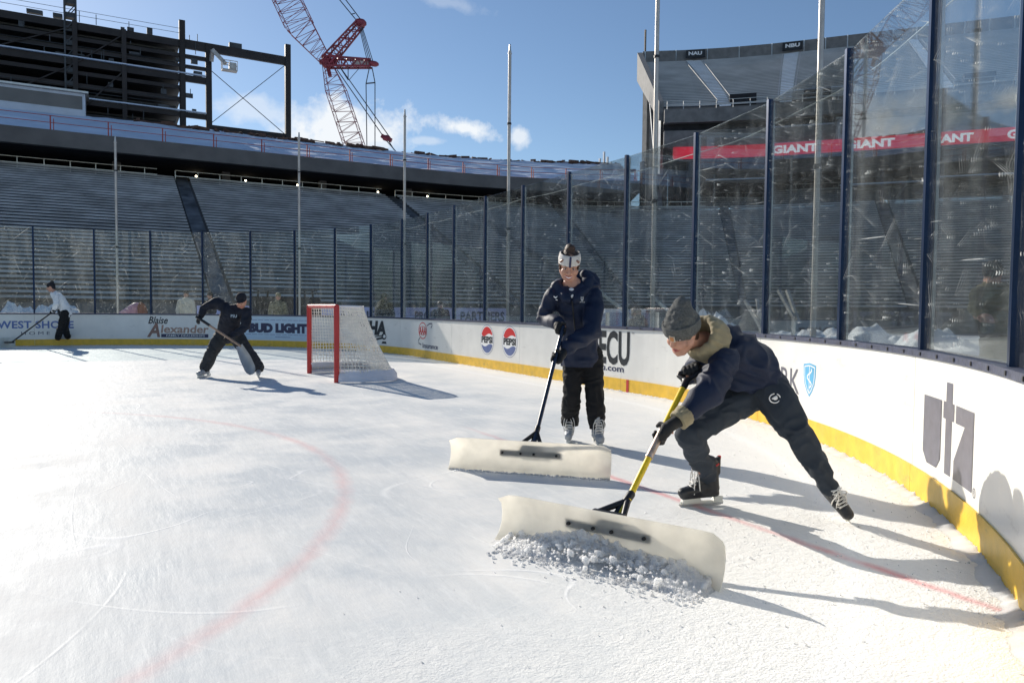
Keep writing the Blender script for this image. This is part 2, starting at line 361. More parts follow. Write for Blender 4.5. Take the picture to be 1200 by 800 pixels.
# ------------------------------------------------------------------ ground
def ice_mat():
    m = bpy.data.materials.new('ice'); m.use_nodes = True; n = m.node_tree.nodes; l = m.node_tree.links; b = n['Principled BSDF']
    def M_(op, a, b=0.0, cl=False): return mt(op, a, b, cl, n, l)
    t = n.new('ShaderNodeTexCoord'); P = t.outputs['Object']
    sx = n.new('ShaderNodeSeparateXYZ'); l.new(P, sx.inputs[0]); X, Y = sx.outputs[0], sx.outputs[1]
    def nz_(scale, detail=4, rough=.55, stretch=None, rot=0, dist=0):
        mp = n.new('ShaderNodeMapping'); l.new(P, mp.inputs[0]); mp.inputs['Rotation'].default_value = (0, 0, rot)
        if stretch: mp.inputs['Scale'].default_value = stretch
        z = n.new('ShaderNodeTexNoise'); z.inputs['Scale'].default_value = scale; z.inputs['Detail'].default_value = detail
        z.inputs['Roughness'].default_value = rough; z.inputs['Distortion'].default_value = dist
        l.new(mp.outputs[0], z.inputs['Vector']); return z.outputs['Fac']
    def band(x, w): return M_('SUBTRACT', 1.0, M_('MULTIPLY', M_('ABSOLUTE', x), 1.0/w), True)
    def mix(f, a, bb):
        q = n.new('ShaderNodeMixRGB')
        for i, v in enumerate((f, a, bb)):
            if hasattr(v, 'links'): l.new(v, q.inputs[i])
            elif isinstance(v, tuple): q.inputs[i].default_value = (*v, 1)
            else: q.inputs[i].default_value = v
        return q.outputs[0]
    frost = M_('MULTIPLY', M_('SUBTRACT', nz_(1.1, 7, .62), .40), 4.0, True)
    streak = M_('MULTIPLY', M_('SUBTRACT', nz_(1.0, 7, .62, (3.2, .35, 1), 1.0), .45), 5, True)
    c = mix(frost, (.63, .66, .675), (.86, .845, .81))
    c = mix(M_('MULTIPLY', streak, .55), c, (.66, .68, .68))
    fine = M_('MULTIPLY', M_('SUBTRACT', nz_(6.0, 8, .7, (2.6, .5, 1), 1.0), .5), 7, True)
    c = mix(M_('MULTIPLY', fine, .38), c, (.88, .88, .86))
    # scratches of skates: thin long curves, pale and dark
    s1 = M_('MULTIPLY', band(M_('SUBTRACT', nz_(.55, 1.5, .4, (1, 1, 1), .3, .8), .5), .0022), M_('MULTIPLY', M_('SUBTRACT', nz_(.9), .45), 5, True))
    s2 = M_('MULTIPLY', band(M_('SUBTRACT', nz_(.9, 1, .4, (1, .4, 1), 1.1, .3), .52), .003), M_('MULTIPLY', M_('SUBTRACT', nz_(1.3), .5), 6, True))
    cuts = None
    for (sc_, rt_, lv, st) in ((.16, 0, .47, (1, 1, 1)), (.2, .8, .53, (1, .5, 1)), (.24, 1.9, .49, (.5, 1, 1)), (.3, 2.6, .52, (.6, 1, 1)), (.14, 1.3, .5, (1, .8, 1)), (.4, .4, .5, (.35, 1, 1)), (.22, 2.2, .55, (1, .6, 1)), (.18, .4, .44, (1, 1, 1)), (.26, 1.1, .46, (1, .4, 1))):
        q_ = M_('MULTIPLY', band(M_('SUBTRACT', nz_(sc_, 0, .3, st, rt_, 0), lv), .0007), M_('MULTIPLY', M_('SUBTRACT', nz_(1.1, 3, .6, (1, 1, 1), rt_), .47), 5, True))
        cuts = q_ if cuts is None else M_('MAXIMUM', cuts, q_)
    c = mix(M_('MULTIPLY', cuts, .65), c, (.95, .945, .92))
    c = mix(M_('MULTIPLY', s1, .6), c, (.95, .95, .95)); c = mix(M_('MULTIPLY', s2, .45), c, (.55, .60, .64))
    qx = M_('MAXIMUM', M_('ADD', X, RR-RE), 0.0); qy = M_('MAXIMUM', M_('SUBTRACT', M_('ABSOLUTE', Y), SL), 0.0)
    ds = M_('SUBTRACT', RR, M_('SQRT', M_('ADD', M_('MULTIPLY', qx, qx), M_('MULTIPLY', qy, qy))))
    pw = M_('MULTIPLY', M_('SUBTRACT', 2.2, M_('ADD', ds, M_('MULTIPLY', M_('SUBTRACT', nz_(1.5, 5), .5), 2.2))), .8, True)
    c = mix(M_('MULTIPLY', pw, .8), c, (.87, .855, .82))
    wob = M_('MULTIPLY', M_('SUBTRACT', nz_(7, 3), .5), .05)
    # goal line
    cover = M_('MULTIPLY', M_('SUBTRACT', nz_(1.3, 6, .7), .36), 4.0, True)
    near = M_('MULTIPLY', M_('SUBTRACT', -5.6, Y), .6, True)
    gl = M_('MULTIPLY', band(M_('ADD', X, wob), .05), near)
    gl = M_('MULTIPLY', M_('MULTIPLY', gl, 1.0, True), M_('ADD', .35, M_('MULTIPLY', cover, .55)))
    c = mix(M_('MULTIPLY', gl, .72), c, (.74, .13, .15))
    # face-off circle
    dx = M_('ADD', X, 6.15); dy = M_('ADD', Y, 6.55)
    rr = M_('SQRT', M_('ADD', M_('MULTIPLY', dx, dx), M_('MULTIPLY', dy, dy)))
    ci = band(M_('ADD', M_('SUBTRACT', rr, 4.50), M_('MULTIPLY', wob, 1.5)), .075)
    fade = M_('MAXIMUM', M_('MULTIPLY', M_('ADD', X, 4.6), .8, True), M_('MULTIPLY', M_('SUBTRACT', -6.0, Y), 1.0, True))
    ci = M_('MULTIPLY', M_('MULTIPLY', ci, fade), M_('ADD', .30, M_('MULTIPLY', M_('MULTIPLY', M_('SUBTRACT', nz_(1.1, 6, .7), .36), 4, True), .6)))
    c = mix(M_('MULTIPLY', ci, .36), c, (.74, .24, .24))
    # powder along the boards: distance to the rounded corner
    ed = band(M_('ADD', M_('SUBTRACT', ds, .62), M_('MULTIPLY', wob, 1.2)), .10)
    c = mix(M_('MULTIPLY', ed, .55), c, (.94, .94, .93))
    l.new(c, b.inputs['Base Color'])
    rg = M_('ADD', .48, M_('MULTIPLY', frost, .28)); rg = M_('ADD', rg, M_('MULTIPLY', pw, .2), True); l.new(rg, b.inputs['Roughness'])
    b.inputs['Specular IOR Level'].default_value = .05
    h = M_('ADD', M_('MULTIPLY', nz_(90, 3), .5), M_('MULTIPLY', nz_(22, 4, .6), .8))
    h = M_('MULTIPLY', h, M_('ADD', .16, M_('MULTIPLY', pw, .95)))
    h = M_('ADD', h, M_('MULTIPLY', nz_(3.2, 6, .6, (3, .6, 1), 1.0), .8)); h = M_('ADD', h, M_('MULTIPLY', M_('ADD', s1, cuts), .2))
    bp = n.new('ShaderNodeBump'); bp.inputs['Strength'].default_value = .8; bp.inputs['Distance'].default_value = .010
    l.new(h, bp.inputs['Height']); l.new(bp.outputs[0], b.inputs['Normal'])
    return m
bm = bmesh.new()
for q in ((-600, -600), (600, -600), (600, 600), (-600, 600)): bm.verts.new((q[0], q[1], -.32))
bm.faces.new(bm.verts[:])
fm = mat('field_ground', (.42, .45, .49), .9, 0, .55, .35, .6, 3)
tag(obj('ground', bm, fm), 'snow-dusted stadium field around the rink', None, None, 'structure')
# ice sheet: follows the boards
bm = bmesh.new(); ring = [bm.verts.new(board(s, .02)[0]) for s in [(-38+i*.4) for i in range(0, 190)]]
bm.faces.new(ring)
bmesh.ops.triangulate(bm, faces=bm.faces[:])
tag(obj('ice', bm, ice_mat()), 'white rink ice with skate scratches and faint red lines', None, None, 'structure')
bm = bmesh.new()
prev = None
for s in [(-38+i*.4) for i in range(0, 190)]:
    a = bm.verts.new(board(s, .0199)[0]+UP*-.004); b = bm.verts.new(board(s, 2.6)[0]+UP*-.30)
    if prev: bm.faces.new((prev[0], a, b, prev[1]))
    prev = (a, b)
tag(obj('rink_apron', bm, mat('apron', (.30, .32, .36), .8, 0, .4, 1.5)), 'grey apron outside the boards', None, None, 'structure')

# ------------------------------------------------------------------ boards, glass, adverts
RB = empty('rink_boards', (RE, 0, 0), 'white rink boards with yellow kickplate, sponsor prints and tall clear glass, curving round the ice', 'rink boards')
seams = [-.72+1.525*k for k in range(-22, 11)]
pan = {}
for a, b in zip(seams[::1], seams[1:]):
    pass
edges = seams[1::2]
panels = []
for a, b in zip(edges, edges[1:]):
    bm = bmesh.new(); strip(bm, a+.0035, b-.0035, .0, BH-.03, 0.0, .09)
    p = obj('board_panel', bm, 'board', RB); panels.append((a, b, p))
    bm = bmesh.new(); strip(bm, a+.0025, b-.0025, .001, .195, -.012, -.0005); obj('kickplate', bm, 'kick', p)
def panel_at(s):
    for a, b, p in panels:
        if a <= s < b: return p
    return panels[0][2]
for a, b in zip(edges, edges[1:]):
    bm = bmesh.new(); strip(bm, a+.001, b-.001, BH-.029, BH+.012, -.022, .12)
    c = obj('cap_rail', bm, 'cap', RB)
    k = a+.15
    while k < b and a > 3:
        bm = bmesh.new(); p, n = board(k, -.022); box(bm, p+UP*(BH-.008)+n*.003, .018, .006, .022, Vector((-n.y, n.x, 0))); obj('bolt', bm, 'black', c); k += .305
# steel post stubs and the red goal line mark on the kickplate
for x in (0.0,):
    bm = bmesh.new(); sg = 4.15
    strip(bm, 4.0, 4.055, .004, .193, -.0165, -.0125); obj('goal_line_mark', bm, 'redpaint', panel_at(4.0))
for s in seams:
    p, n = board(s, .045); T = Vector((-n.y, n.x, 0))
    bm = bmesh.new(); box(bm, p+UP*(BH+.012+(GH+.03)/2), .042, .055, GH+.03, T, n); bmesh.ops.bevel(bm, geom=bm.edges[:], offset=.006, segments=1)
    o = obj('glass_post', bm, 'post', RB)
    bm = bmesh.new(); box(bm, p+UP*(BH+.012+GH/2)-n*.048, .024, .02, GH, T, n); obj('post_back', bm, 'alu', o)
for a, b in zip(seams, seams[1:]):
    pa = board(a, .045)[0]; pb = board(b, .045)[0]; d = (pb-pa).normalized(); pa += d*.028; pb -= d*.028
    bm = bmesh.new(); c = (pa+pb)/2; box(bm, c+UP*(BH+.018+GH/2), (pb-pa).length, .012, GH-.004, d)
    uv = bm.loops.layers.uv.new('UVMap')
    for f in bm.faces:
        for lp in f.loops: lp[uv].uv = ((lp.vert.co-pa).dot(d), lp.vert.co.z)
    obj('glass_pane', bm, 'glass', RB)
# a pale cord strung outside the glass
bm = bmesh.new(); tube(bm, [board(-9.0+i*.25, .16)[0]+UP*(BH+GH*.925+.012*math.sin(i*.7)) for i in range(0, 82)], .006, 5)
tag(obj('cord', bm, 'cable', None, loc=board(0, .16)[0]), 'thin pale cord strung along outside the glass just below its top', 'cord')

def ad_fn(s0, s1, z0, z1, off=-.0030):
    def f(x, y):
        return board(s0+(s1-s0)*x, off)[0]+UP*(z0+(z1-z0)*y)
    return f
def ad_text(s, s0, s1, z0, z1, m, bold=.0, shear=0.0, off=-.0032, space=1.0, label=None):
    vs, fs = text_shape(s, bold, shear, space)
    return put_shape('lettering', vs, fs, ad_fn(s0, s1, z0, z1, off), m, panel_at((s0+s1)/2))
def poly(pts):
    return pts, [tuple(range(len(pts)))]
def ad_poly(pts, m, off=-.003, name='printed_mark'):
    "pts in (s, z)"
    s = sum(p[0] for p in pts)/len(pts)
    bm = bmesh.new(); f = bm.faces.new([bm.verts.new(board(a, off)[0]+UP*z) for a, z in pts]); bmesh.ops.triangulate(bm, faces=[f])
    return obj(name, bm, m, panel_at(s))
def ring_pts(cs, cz, rs, rz, a0=0, a1=360, n=28):
    return [(cs+rs*math.cos(R_(a0+(a1-a0)*i/n)), cz+rz*math.sin(R_(a0+(a1-a0)*i/n))) for i in range(n+(0 if a1-a0 == 360 else 1))]
def ad_band(pts, w, m, off=-.0034, closed=False, name='printed_mark'):
    n = len(pts); V = []
    bm = bmesh.new()
    for i, p in enumerate(pts):
        a = pts[(i-1) % n] if closed or i else pts[0]; b = pts[(i+1) % n] if closed or i < n-1 else pts[-1]
        d = Vector((b[0]-a[0], b[1]-a[1])).normalized(); q = Vector((-d.y, d.x))*w/2
        V.append([bm.verts.new(board(p[0]+k*q.x, off)[0]+UP*(p[1]+k*q.y)) for k in (-1, 1)])
    for i in range(n if closed else n-1):
        a, b = V[i], V[(i+1) % n]; bm.faces.new((a[0], b[0], b[1], a[1]))
    return obj(name, bm, m, panel_at(pts[0][0]))
def ad_rect(s0, s1, z0, z1, m, off=-.0022):
    n = max(1, int((s1-s0)/.2)); pts = [(s0+(s1-s0)*i/n, z0) for i in range(n+1)]+[(s1-(s1-s0)*i/n, z1) for i in range(n+1)]
    return ad_poly(pts, m, off)
ad_text('WEST SHORE', -18.38, -16.52, .51, .73, 'inkblue', .03, space=1.05)
ad_text('H O M E', -17.82, -17.12, .33, .42, 'inknavy', .0)
ad_text('Blaise', -14.52, -13.95, .65, .87, 'inkblack', .02, .35)
ad_text('A', -14.56, -14.18, .25, .68, 'inkbrown', .03, .25); ad_text('lexander', -14.16, -12.72, .375, .62, 'inktan', .025, .1)
ad_rect(-14.15, -12.74, .245, .35, 'inknavy'); ad_text('FAMILY DEALERSHIPS', -14.0, -12.85, .27, .325, 'inkwhite', .01)
ad_rect(-11.66, -9.22, .215, BH-.035, 'inkpanel', -.0018)
for z in (.365, .795): ad_rect(-11.55, -9.28, z, z+.012, 'inkpb')
for s in (-11.56, -9.28): ad_rect(s, s+.02, .365, .807, 'inkpb')
ad_text('BUD LIGHT', -11.44, -9.38, .42, .71, 'inknavy', .085, space=1.0)
ad_rect(-10.55, -10.0, .295, .31, 'inkpb')
ad_text('VIHA', -7.35, -6.03, .46, .85, 'inkblack', .06, .12)
ad_band([(-6.9, .30), (-6.55, .345), (-6.2, .40)], .055, 'inkblack'); ad_band([(-6.9, .38), (-6.5, .43), (-6.1, .47)], .03, 'inkblack', -.0036)
ad_poly(ring_pts(-6.13, .44, .12, .085), 'inkblack', -.0038); ad_poly(ring_pts(-6.11, .445, .07, .045), 'inkwhite', -.0046)
ad_poly([(-6.25, .25), (-6.0, .25), (-6.03, .31), (-6.2, .31)], 'inkblack')
ad_band(ring_pts(-3.93, .66, .25, .19), .022, 'inkred', closed=True); ad_text('AAA', -4.15, -3.71, .57, .75, 'inkred', .03)
ad_band(ring_pts(-3.93, .66, .235, .10), .012, 'inkred', -.004, closed=True)
ad_band([(-3.66, .78), (-3.5, .835), (-3.36, .84), (-3.34, .79), (-3.42, .74)], .025, 'inknavy')
ad_band([(-4.1, .49), (-4.2, .42), (-4.18, .35), (-4.02, .32)], .025, 'inknavy')
ad_text('Insurance', -3.93, -3.0, .25, .37, 'inknavy', .02)
for cs in (-.51, .43):
    cz = .583; rr = .28
    ad_band(ring_pts(cs, cz, rr+.012, rr+.012), .007, 'inkpb', closed=True); ad_poly(ring_pts(cs, cz, rr, rr), 'inkwhite', -.0026)
    top = ring_pts(cs, cz, rr-.02, rr-.02, 22, 158, 20); wav = [(cs-.24+.48*i/8, cz+.095+.03*math.sin(i/8*math.pi*2+3.5)) for i in range(1, 8)]
    ad_poly(top+wav, 'inkred', -.0032)
    bot = ring_pts(cs, cz, rr-.02, rr-.02, 202, 338, 20); wav = [(cs+.24-.48*i/8, cz-.105-.03*math.sin(i/8*math.pi*2+3.5)) for i in range(1, 8)]
    ad_poly(bot+wav, 'inkpb', -.0032)
    ad_text('PEPSI', cs-.245, cs+.245, cz-.065, cz+.07, 'inkblack', .06)
ad_text('PSECU', 2.90, 4.05, .385, .89, 'inkblack', .03, space=1.0); ad_text('psecu.com', 2.95, 3.92, .26, .355, 'inknavy', .02); ad_text('TM', 4.09, 4.15, .85, .88, 'inkgrey', .0)
ad_text('HIGHMARK', 6.12, 7.73, .40, .645, 'inkgrey', .0)
sh = [(7.815, .705), (7.94, .722), (8.065, .705), (8.06, .60), (8.04, .52), (7.99, .45), (7.94, .405), (7.89, .45), (7.84, .52), (7.82, .60)]
ad_poly(sh, 'inksky', -.0024)
ad_poly([(7.94+(a-7.94)*.84, .585+(z-.585)*.87) for a, z in sh], 'inkwhite', -.0032)
ad_poly([(7.94+(a-7.94)*.74, .585+(z-.585)*.79) for a, z in sh], 'inksky', -.0040)
ad_band([(7.94+.045*math.sin(i*.85), .49+.018*i) for i in range(0, 11)], .016, 'inkwhite', -.0048); ad_band([(7.94, .45), (7.94, .70)], .01, 'inkwhite', -.0052)
# utz
ad_poly([(10.145, .685), (10.26, .685), (10.26, .36), (10.29, .325), (10.34, .325), (10.355, .36), (10.355, .685), (10.455, .685), (10.455, .33), (10.39, .265), (10.22, .265), (10.145, .33)], 'inkgrey')
ad_rect(10.535, 10.645, .265, .80, 'inkgrey'); ad_rect(10.49, 10.536, .585, .685, 'inkgrey'); ad_rect(10.644, 10.68, .585, .685, 'inkgrey')
ad_poly([(10.715, .685), (11.03, .685), (11.03, .57), (10.85, .365), (11.03, .365), (11.03, .265), (10.70, .265), (10.70, .37), (10.875, .585), (10.715, .585)], 'inkgrey')
ad_band(ring_pts(11.075, .275, .024, .024, n=14), .006, 'inkgrey', closed=True); ad_text('R', 11.063, 11.087, .263, .287, 'inkgrey')

# rough snow lip where the ice meets the kickplate
bm = bmesh.new(); prev = None; k = 0
for i in range(0, 1500):
    s = -19.5+i*.0215
    if s > 12.6: break
    amp = .03+.03*max(0, min(1, (s-2)/5))
    w = .03+amp*(.5+noise.noise(Vector((s*4, 3, 0)))*.9+abs(noise.noise(Vector((s*19, 8, 0))))*.8)
    h = .012+amp*.7*(abs(noise.noise(Vector((s*23, 0, 0))))+.35*abs(noise.noise(Vector((s*71, 5, 0)))))
    ringp = [board(s, -.011)[0]+UP*(h), board(s, -.011-w*.35)[0]+UP*h*.8, board(s, -.011-w*.8)[0]+UP*h*.3, board(s, -.011-w*1.3)[0]+UP*-.002]
    cur = [bm.verts.new(p) for p in ringp]
    if prev:
        for a in range(3): bm.faces.new((prev[a], cur[a], cur[a+1], prev[a+1]))
    prev = cur
tag(obj('snow_edge', bm, 'snow', smooth=True), 'rough lip of shaved ice along the foot of the boards', 'snow', None, 'stuff')

# net support poles outside the boards
for (s, h, lab) in ((-15.67, 6.5, 'slim metal pole left of all others, behind the glass by the white-jersey skater'), (-10.69, 6.65, 'slim metal pole behind the glass just left of the goal'),
                    (-7.15, 6.85, 'slim metal pole behind the glass just right of the goal'), (-2.44, 7.2, 'metal pole behind the glass left of the woman in the white headband'),
                    (2.72, 7.6, 'tall metal pole behind the glass between the two front skaters'), (5.84, 7.6, 'tall thick metal pole behind the glass in front of the red ribbon board'),
                    (8.47, 7.6, 'thickest nearest metal pole at the right edge of the photo')):
    p, n = board(s, 1.5); P = empty('net_pole', (p.x, p.y, -.3), lab, 'pole', 'tall poles outside the boards')
    bm = bmesh.new(); tube(bm, [(p.x, p.y, -.3), (p.x, p.y, 3.0), (p.x, p.y, h-.15)], .036, 12); obj('shaft', bm, 'pole', P, True)
    bm = bmesh.new(); tube(bm, [(p.x, p.y, h-.15), (p.x, p.y, h)], .03, 10, .02); tube(bm, [(p.x-.05, p.y, h-.2), (p.x+.05, p.y, h-.2)], .012, 6); obj('pole_top', bm, 'alu', P, True)
    bm = bmesh.new(); tube(bm, [(p.x, p.y, 3.0), (p.x, p.y, 3.06)], .052, 12); tube(bm, [(p.x, p.y, 5.4), (p.x, p.y, 5.44)], .05, 12); obj('collar', bm, 'black', P, True)
# ------------------------------------------------------------------ stadium bowl
ARC0 = 24.7; R1 = 50.0; T1 = R_(50); L1 = R1*T1; L2 = 27.0; R2 = 30.0; T2 = R_(40)
P1 = Vector((ARC0+R1*math.sin(T1), 11.5+R1*math.cos(T1))); D1 = Vector((math.cos(T1), -math.sin(T1))); P2 = P1+D1*L2
def bowl(p, off=0.0, z=0.0):
    "point of the bowl's plan curve: p metres along the top of the lower bowl (0 = start of the corner), off outward"
    if p <= 0: q = Vector((ARC0+p, 61.5)); n = Vector((0, 1))
    elif p <= L1: a = p/R1; q = Vector((ARC0+R1*math.sin(a), 11.5+R1*math.cos(a))); n = Vector((math.sin(a), math.cos(a)))
    elif p <= L1+L2: q = P1+D1*(p-L1); n = Vector((math.sin(T1), math.cos(T1)))
    else:
        a = T1+min((p-L1-L2)/R2, T2); c = P2-Vector((math.sin(T1), math.cos(T1)))*R2
        n = Vector((math.sin(a), math.cos(a))); q = c+n*R2
        ex = (p-L1-L2)-R2*T2
        if ex > 0: q = q+Vector((math.cos(a), -math.sin(a)))*ex
    q = q+n*off
    return Vector((q.x, q.y, z))
def ps(p0, p1, step=4.0):
    n = max(1, int(math.ceil((p1-p0)/step))); return [p0+(p1-p0)*i/n for i in range(n+1)]
def sweep(bm, P, prof, closed=False, ends=False, zf=None):
    rings = [[bm.verts.new(bowl(p, o, z+(zf(p, o) if zf else 0))) for o, z in prof] for p in P]
    k = len(prof)
    for a, b in zip(rings, rings[1:]):
        for i in range(k if closed else k-1): bm.faces.new((a[i], a[(i+1) % k], b[(i+1) % k], b[i]))
    if ends: bm.faces.new(rings[0]); bm.faces.new(rings[-1][::-1])
def bar(bm, P, o0, o1, z0, z1): sweep(bm, P, [(o0, z0), (o0, z1), (o1, z1), (o1, z0)], True, True)
def seating(P0, P1_, o0, z0, o1, z1, rows, aisles, parent, aw=1.3, bmat='bench', rmat='riser'):
    bm = bmesh.new(); prof = []; to = (o1-o0)/rows; tz = (z1-z0)/rows
    for r in range(rows): prof += [(o0+to*r, z0+tz*r), (o0+to*r, z0+tz*(r+1))]
    prof.append((o1, z1)); sweep(bm, ps(P0, P1_), prof); st = obj('terrace', bm, rmat, parent)
    cuts = sorted(aisles); bm = bmesh.new(); a = P0
    for c in cuts+[None]:
        b = (c-aw/2) if c is not None else P1_
        if b > a:
            for r in range(rows):
                o = o0+to*r+.30; z = z0+tz*(r+1)+.40
                sweep(bm, ps(a, b), [(o, z-.14), (o, z), (o+.30, z)])
        if c is not None: a = c+aw/2
    obj('bench_rows', bm, bmat, parent); return st
# ---- lower bowl
LB = empty('lower_grandstand', bowl(0, -28, -.3), 'long lower tier of grey benches in shade, sweeping round the field behind the glass', 'grandstand')
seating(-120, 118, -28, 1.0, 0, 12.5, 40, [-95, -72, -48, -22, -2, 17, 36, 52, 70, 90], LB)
for c in (-22, -2, 17, 36, 52, 70):
    bm = bmesh.new(); sweep(bm, [c-.5, c+.5], [(-28, 1.35), (0, 12.85)]); obj('aisle', bm, 'aislegrey', LB)
bm = bmesh.new(); bar(bm, ps(-120, 118), -28.3, -28.0, -.3, 1.3); obj('field_wall', bm, 'fascia', LB)
bm = bmesh.new(); P = [bowl(-18, -28.34)+UP*.2]
prevp = None
p0, p1 = -23.5, -3.2
sweep(bm, ps(p0, p1), [(-28.36, -.1), (-28.36, 1.22)]); bn = obj('banner', bm, 'banner', LB)
def wall_text(s, pa, pb, z0, z1, m, off, parent, bold=.02):
    vs, fs = text_shape(s, bold); return put_shape('lettering', vs, fs, lambda x, y: bowl(pa+(pb-pa)*x, off, z0+(z1-z0)*y), m, parent)
for (t, a, b) in (('PROUD', -19.6, -17.6), ('PARTNERS', -15.6, -12.2), ('PROUD', -10.2, -8.3), ('PARTNERS', -6.9, -3.5)):
    wall_text(t, a, b, .3, .98, 'inknavy', -28.40, bn, .03)
# railings along the top of the lower tier
for k, (a, b) in enumerate(((-120, -24), (-22.5, -3), (-1.5, 14.5), (18, 34))):
    bm = bmesh.new()
    for z in (12.95, 13.45): bar(bm, ps(a, b), -.12, -.05, z, z+.06)
    q = a
    while q < b: beam(bm, bowl(q, -.08, 12.5), bowl(q, -.08, 13.5), .07); q += 1.9
    obj('handrail', bm, 'alu', LB)
# ---- left upper tier
UT = empty('upper_grandstand', bowl(-40, 8, -.3), 'unfinished upper tier on the left, snow-covered slope above a long grey beam', 'grandstand')
UE = 26.0
bm = bmesh.new(); bar(bm, ps(-120, UE), -4.0, -3.4, 13.9, 15.2); obj('fascia_beam', bm, 'fascia', UT)
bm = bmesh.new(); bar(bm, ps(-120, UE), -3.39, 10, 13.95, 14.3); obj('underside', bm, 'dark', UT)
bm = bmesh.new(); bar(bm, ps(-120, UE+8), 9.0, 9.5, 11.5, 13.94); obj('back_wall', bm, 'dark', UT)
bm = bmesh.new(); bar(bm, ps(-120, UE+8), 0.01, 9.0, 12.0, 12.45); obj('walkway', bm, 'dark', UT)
q = -110
while q < UE:
    bm = bmesh.new(); beam(bm, bowl(q, 1.2, 12.5), bowl(q, 1.2, 13.94), .7); obj('column', bm, 'fascia', UT)
    bm = bmesh.new(); beam(bm, bowl(q+3, 5.2, 12.5), bowl(q+3, 5.2, 13.94), .5); obj('column', bm, 'dark', UT); q += 9.2
for q in (-36, -24, -7, 6, 15):
    bm = bmesh.new(); bar(bm, [q, q+3.4], 4, 6, 12.5, 13.6); obj('kiosk', bm, 'steel', UT)
for q in (-20.5, -16, -11, -2.5, 3.0, 19):   # small lit lamps under the deck
    bm = bmesh.new(); c = bowl(q, 2.5, 13.55); ell(bm, c, .09, .09, .09, n=8); obj('lamp', bm, mat('lamp_glow', (1, .9, .7), .5, emit=((1, .86, .6), 9)), UT)
def rough(p, o): return .22*noise.noise(Vector((p*.35, o*.8, 0)))+.10*noise.noise(Vector((p*1.4, o*2.2, 4)))
prof = []; nr = 22
for r in range(nr): prof += [(-3.3+17.3*r/nr, 15.22+5.3*r/nr), (-3.3+17.3*(r+.45)/nr, 15.22+5.3*(r+.75)/nr)]
prof.append((14, 20.6)); prof.append((14.6, 20.3))
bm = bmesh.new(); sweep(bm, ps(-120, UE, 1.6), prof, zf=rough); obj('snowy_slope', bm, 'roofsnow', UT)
bm = bmesh.new(); bar(bm, ps(-120, UE), 14.65, 15.4, 14.4, 20.45); obj('rear_wall', bm, 'steel', UT)
bm = bmesh.new()
for i in range(160):
    p = rnd.uniform(-26, UE); c = bowl(p, rnd.uniform(13.2, 14.2), 20.55+rnd.uniform(-.1, .15)); beam(bm, c, c+Vector((rnd.uniform(-1.6, 1.6), rnd.uniform(-.4, .4), rnd.uniform(-.25, .1))), rnd.uniform(.08, .35))
tag(obj('loose_timber', bm, mat('timber', (.12, .065, .045), .9, 0, .4, 2), UT), kind='stuff')
bm = bmesh.new(); q = -118
while q < UE:
    beam(bm, bowl(q, -3.45, 15.1), bowl(q, -3.45, 16.45), .09); q += 4.1
    beam(bm, bowl(q-4.1+.22, -3.45, 15.1), bowl(q-4.1+.22, -3.45, 16.2), .06)
for z in (15.85, 16.4): bar(bm, ps(-118, UE), -3.47, -3.43, z, z+.05)
obj('safety_rail', bm, 'railred', UT)
# press box
PB = empty('press_box', (-40, 74, 19), 'low pale box with a window band standing on the snowy upper tier, left edge', 'press box')
bm = bmesh.new(); box(bm, (-50.1, 75.5, 21.0), 90, 3, 2.8); obj('wall', bm, 'whitepaint', PB)
bm = bmesh.new(); box(bm, (-50.1, 75.4, 22.5), 90.6, 3.6, .18); obj('roof', bm, 'alu', PB)
for i in range(9):
    bm = bmesh.new(); box(bm, (-9.0-i*8.2, 73.98, 21.45), 7.3, .06, 1.3); obj('window', bm, mat('window_band', (.16, .145, .13), .35, 0, .2, .5), PB)
# steel frame under construction
SF = empty('steel_frame', (-30, 77.5, 20.6), 'dark steel building frame under construction above the left stand, open at its right end', 'building frame')
SY = 77.5
for z, hh in ((20.9, .5), (22.4, .55), (24.0, .5), (25.3, .4), (26.4, .7), (27.7, .35), (28.8, .4), (30.1, .75)):
    bm = bmesh.new(); x1 = 6.8 if z not in (24.0, 25.3) else 4.2
    beam(bm, (-95, SY, z), (x1, SY, z), .4, hh); obj('beam', bm, 'steel', SF)
    bm = bmesh.new(); box(bm, (-45.5, SY+5, z+.1), 99, 9.2, .18); obj('deck', bm, 'deck', SF)
for z in (22.75, 26.85):
    bm = bmesh.new(); box(bm, (-44.1, SY-.35, z), 101.4, .35, .12); obj('snow_ledge', bm, 'roofsnow', SF)
k = 0
for i, z in enumerate([21.4, 21.9, 23.0, 23.4, 24.5, 24.9, 25.7, 26.0, 27.2, 28.2, 28.5, 29.3, 29.6]):
    bm = bmesh.new(); beam(bm, (-95, SY+1.2+(i % 3)*.8, z), (3.6, SY+1.2+(i % 3)*.8, z), .12, .2); obj('purlin', bm, 'deck', SF)
bm = bmesh.new(); x = -95
while x < 2.6: box(bm, (x, SY+8.5, 25.6), .72, .1, 9.6); box(bm, (x+.38, SY+8.58, 25.6), .06, .1, 9.6); x += .76
obj('rear_panels', bm, 'dark', SF)
for x in (-72, -56, -40, -30, -22, -14, -6, -1.5, 4.2):
    bm = bmesh.new(); beam(bm, (x, SY-.25, 20.6), (x, SY-.25, 30.5), .45); obj('column', bm, 'steel', SF)
for x, z1 in ((4.2, 32.6), (6.9, 30.4), (15.6, 32.0)):
    bm = bmesh.new(); beam(bm, (x, SY-.02, 20.6), (x, SY-.02, z1), .62); obj('column', bm, 'steel', SF)
bm = bmesh.new(); beam(bm, (4.2, SY+.02, 30.15), (15.9, SY+.02, 30.1), .4, .95); obj('beam', bm, 'steel', SF)
bm = bmesh.new(); beam(bm, (6.9, SY+.02, 21.2), (15.9, SY+.02, 21.2), .4, .8); obj('beam', bm, 'steel', SF)
